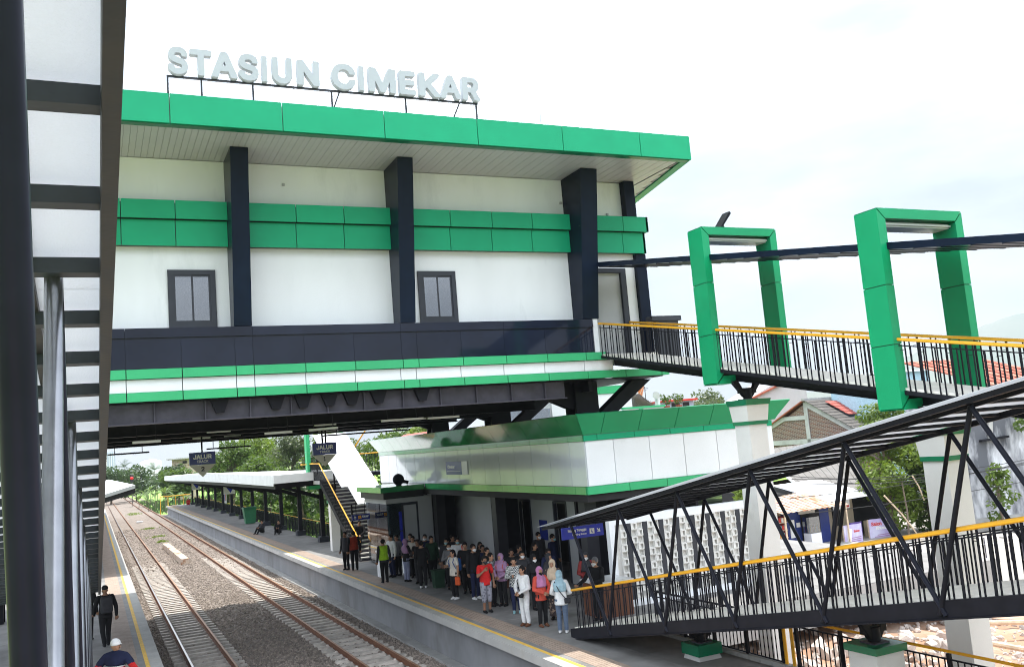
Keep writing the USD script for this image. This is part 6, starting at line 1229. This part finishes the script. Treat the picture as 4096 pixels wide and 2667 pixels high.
for i, (a, b, sag) in enumerate((((30, 34, 2.1), (52, 34.5, 1.9), .5), ((30, 33.5, 1.9), (52, 34, 2.1), .7), ((30, 34.2, 1.2), (52, 33.5, 1.9), .3), ((30, 33, .55), (52, 32.5, 1.05), .25), ((30, 35, 2.3), (52, 36.2, 1.3), .6))):
    pts = [np.array(a) * (1 - t) + np.array(b) * t - [0, 0, sag * 4 * t * (1 - t)] for t in np.linspace(0, 1, 13)]; MB().tube(pts, .018, 5).build('overhead_cable', 'wire', None, label=['highest sagging black cable across the street', 'second cable from the top, the most sagging one', 'middle overhead cable, rising to the right', 'lowest overhead cable crossing before the banners', 'overhead cable falling towards the stained wall'][i], cat='cable')
# low street fence, rubble, timber
th = T('street_fence', 'low grey rail fence along the street below the stained wall', 'fence', (40, 29.5, -2.4))
for a, b in (((31.5, 33.5), (36.5, 30.5)), ((36.5, 30.5), (46, 25.5))):
    L = math.dist(a, b); n = int(L / .55)
    for z in (-1.55, -1.25): MB().bar((*a, z), (*b, z), .03, .03).build('rail', 'fixture_white', th)
    for k in range(n):
        t = k / n; p = np.array([a[0] * (1 - t) + b[0] * t, a[1] * (1 - t) + b[1] * t]); MB().bar((*p, -2.4), (*p, -1.25), .04, .04).build('post', 'steel_grey', th); MB().bar((*p, -1.55), (p[0] + .3, p[1] - .16, -1.25), .02, .02).build('brace', 'fixture_white', th)
rk = np.random.default_rng(12); Rm = []
for k in range(64):
    x = 18.6 + 2.2 * rk.normal() * .55 + (k % 7) * .1; y = 17.6 + 1.5 * rk.normal() * .6; s_ = .13 + .22 * rk.random()
    if k >= 40: x, y, s_ = 13.4 + 7 * rk.random(), 12 + 8 * rk.random(), .10 + .16 * rk.random()
    d = rk.normal(size=(15, 3)); d /= np.linalg.norm(d, axis=1, keepdims=True); m = trimesh.convex.convex_hull(d * (.8 + .35 * rk.random((15, 1)))); m = m.subdivide(); m.vertices += .07 * (meshkit.fbm(m.vertices * 3 + k * 7.3, 3, k)[:, None] - .5)
    m.vertices *= np.array([1, .8, .7]) * s_; R3 = trimesh.transformations.random_rotation_matrix(rk.random(3)); m.apply_transform(R3)
    z = float(lot_z(np.array([x]), np.array([y]))[0]) + s_ * .35 + (.3 * max(0, 1 - math.hypot(x - 18.8, y - 17.6) / 1.4) if k < 40 else 0)
    m.apply_translation((x, y, z)); MB().mesh(m).build('boulder', 'rock', None, smooth=25, label='pale rounded boulder dumped on the brown dirt lot', cat='boulder', group='boulders dumped on the dirt lot')
m = MB(); r = np.random.default_rng(77)
RX, RY = 12.8 + 13 * r.random(2600), 6 + 22 * r.random(2600); RZ = lot_z(RX, RY); q0 = stone_proto(0)
for k in range(2600):
    x, y, z = RX[k], RY[k], RZ[k]; s_ = .03 + .09 * r.random() ** 2; q = q0.copy(); q.apply_transform(trimesh.transformations.random_rotation_matrix(r.random(3))); m.add(q.vertices * s_ * 1.3 + [x, y, z + s_ * .3], q.faces)
m.build('rubble', 'rock', None, label='small pale rubble scattered over the dirt lot', cat='rubble', kind='stuff')
for i, (a, b, lab) in enumerate((((20.2, 16.9, -1.0), (20.7, 15.8, -1.15), 'pale pipe lying on the dirt lot beside the right pillar'), ((24.5, 20.2, -1.3), (30.5, 18.2, -1.9), 'long timber lying at the right edge, farther one'), ((24.2, 19.4, -1.3), (30.2, 17.4, -1.9), 'long timber lying at the right edge, nearer one'), ((22.6, 18.6, -1.2), (24.4, 17.6, -1.3), 'broken plank on the dirt lot'), ((13.2, 13.6, -.9), (15.4, 12.9, -.9), 'pale beam lying behind the bottom right fence'))): MB().tube([a, b], .07, 8).build('timber', 'bamboo' if i != 4 else 'concrete_light', None, label=lab, cat='timber', smooth=40)

# ---------------------------------------------------------------- far things: tower block, pale houses, hills
th = T('far_tower', 'hazy tower block at the far left horizon', 'tower block', (20, 1200, 0)); MB().box((11.5, 1200, -3), (25, 1215, 32)).build('wall', 'tower_far', th)
for k in range(5): MB().box((12.6 + 2.6 * k, 1199.5, 0), (13.4 + 2.6 * k, 1200, 31)).build('window_strip', 'fixture_white', th)
th = T('far_pale_house', 'distant pale flat roofed house left of the track 2 sign', 'house', (16, 190, 5)); MB().box((14.6, 192, -1), (19, 197, 6.9)).build('wall', 'stone_block', th); MB().box((13.6, 191, 6.9), (19.8, 198, 7.15)).build('roof', 'concrete_light', th); MB().box((16.2, 191.9, 6.0), (17, 192, 6.5)).box((17.6, 191.9, 6.0), (18.3, 192, 6.5)).build('window', 'dark_inside', th)
th = T('far_dome', 'distant white domed roof above the trees', 'building', (21, 400, 6)); MB().box((17.5, 396, -2), (25.5, 404, 8.4)).build('wall', 'white_wall', th); MB().mesh(trimesh.creation.icosphere(3, 4.2).apply_transform(np.diag([1, 1, .35, 1])).apply_translation((21.5, 400, 8.4))).build('dome', 'white_panel', th, smooth=True)
def hill_z(x, y):
    d = (x - 5700) / 1550; z = 590 * np.exp(-d * d) + 110 * np.exp(-((x - 3000) / 900) ** 2)
    return -40 + z * np.exp(-((y - 3900) / 800) ** 2) * (.75 + .6 * meshkit.fbm(np.stack([x * .0014, y * .0014, 0 * x], -1), 5, 4))
m = MB(); m.add(*grid(-1500, 9000, 2600, 5200, 140, 40, hill_z)); m.build('hills', 'hill', kind='structure', smooth=True)
M['haze'] = usdkit.material(stage, '/World/Looks/haze', {'v': ('principled_volume', {'color': (0.60, 0.655, 0.71), 'density': 0.00014, 'anisotropy': 0.0})}, volume='v.volume')
m = MB(); m.box((-4300, -1800, -60), (9300, 5900, 720)); m.build('haze', 'haze', None, kind='stuff', label='pale blue haze veiling the far hills', cat='haze')
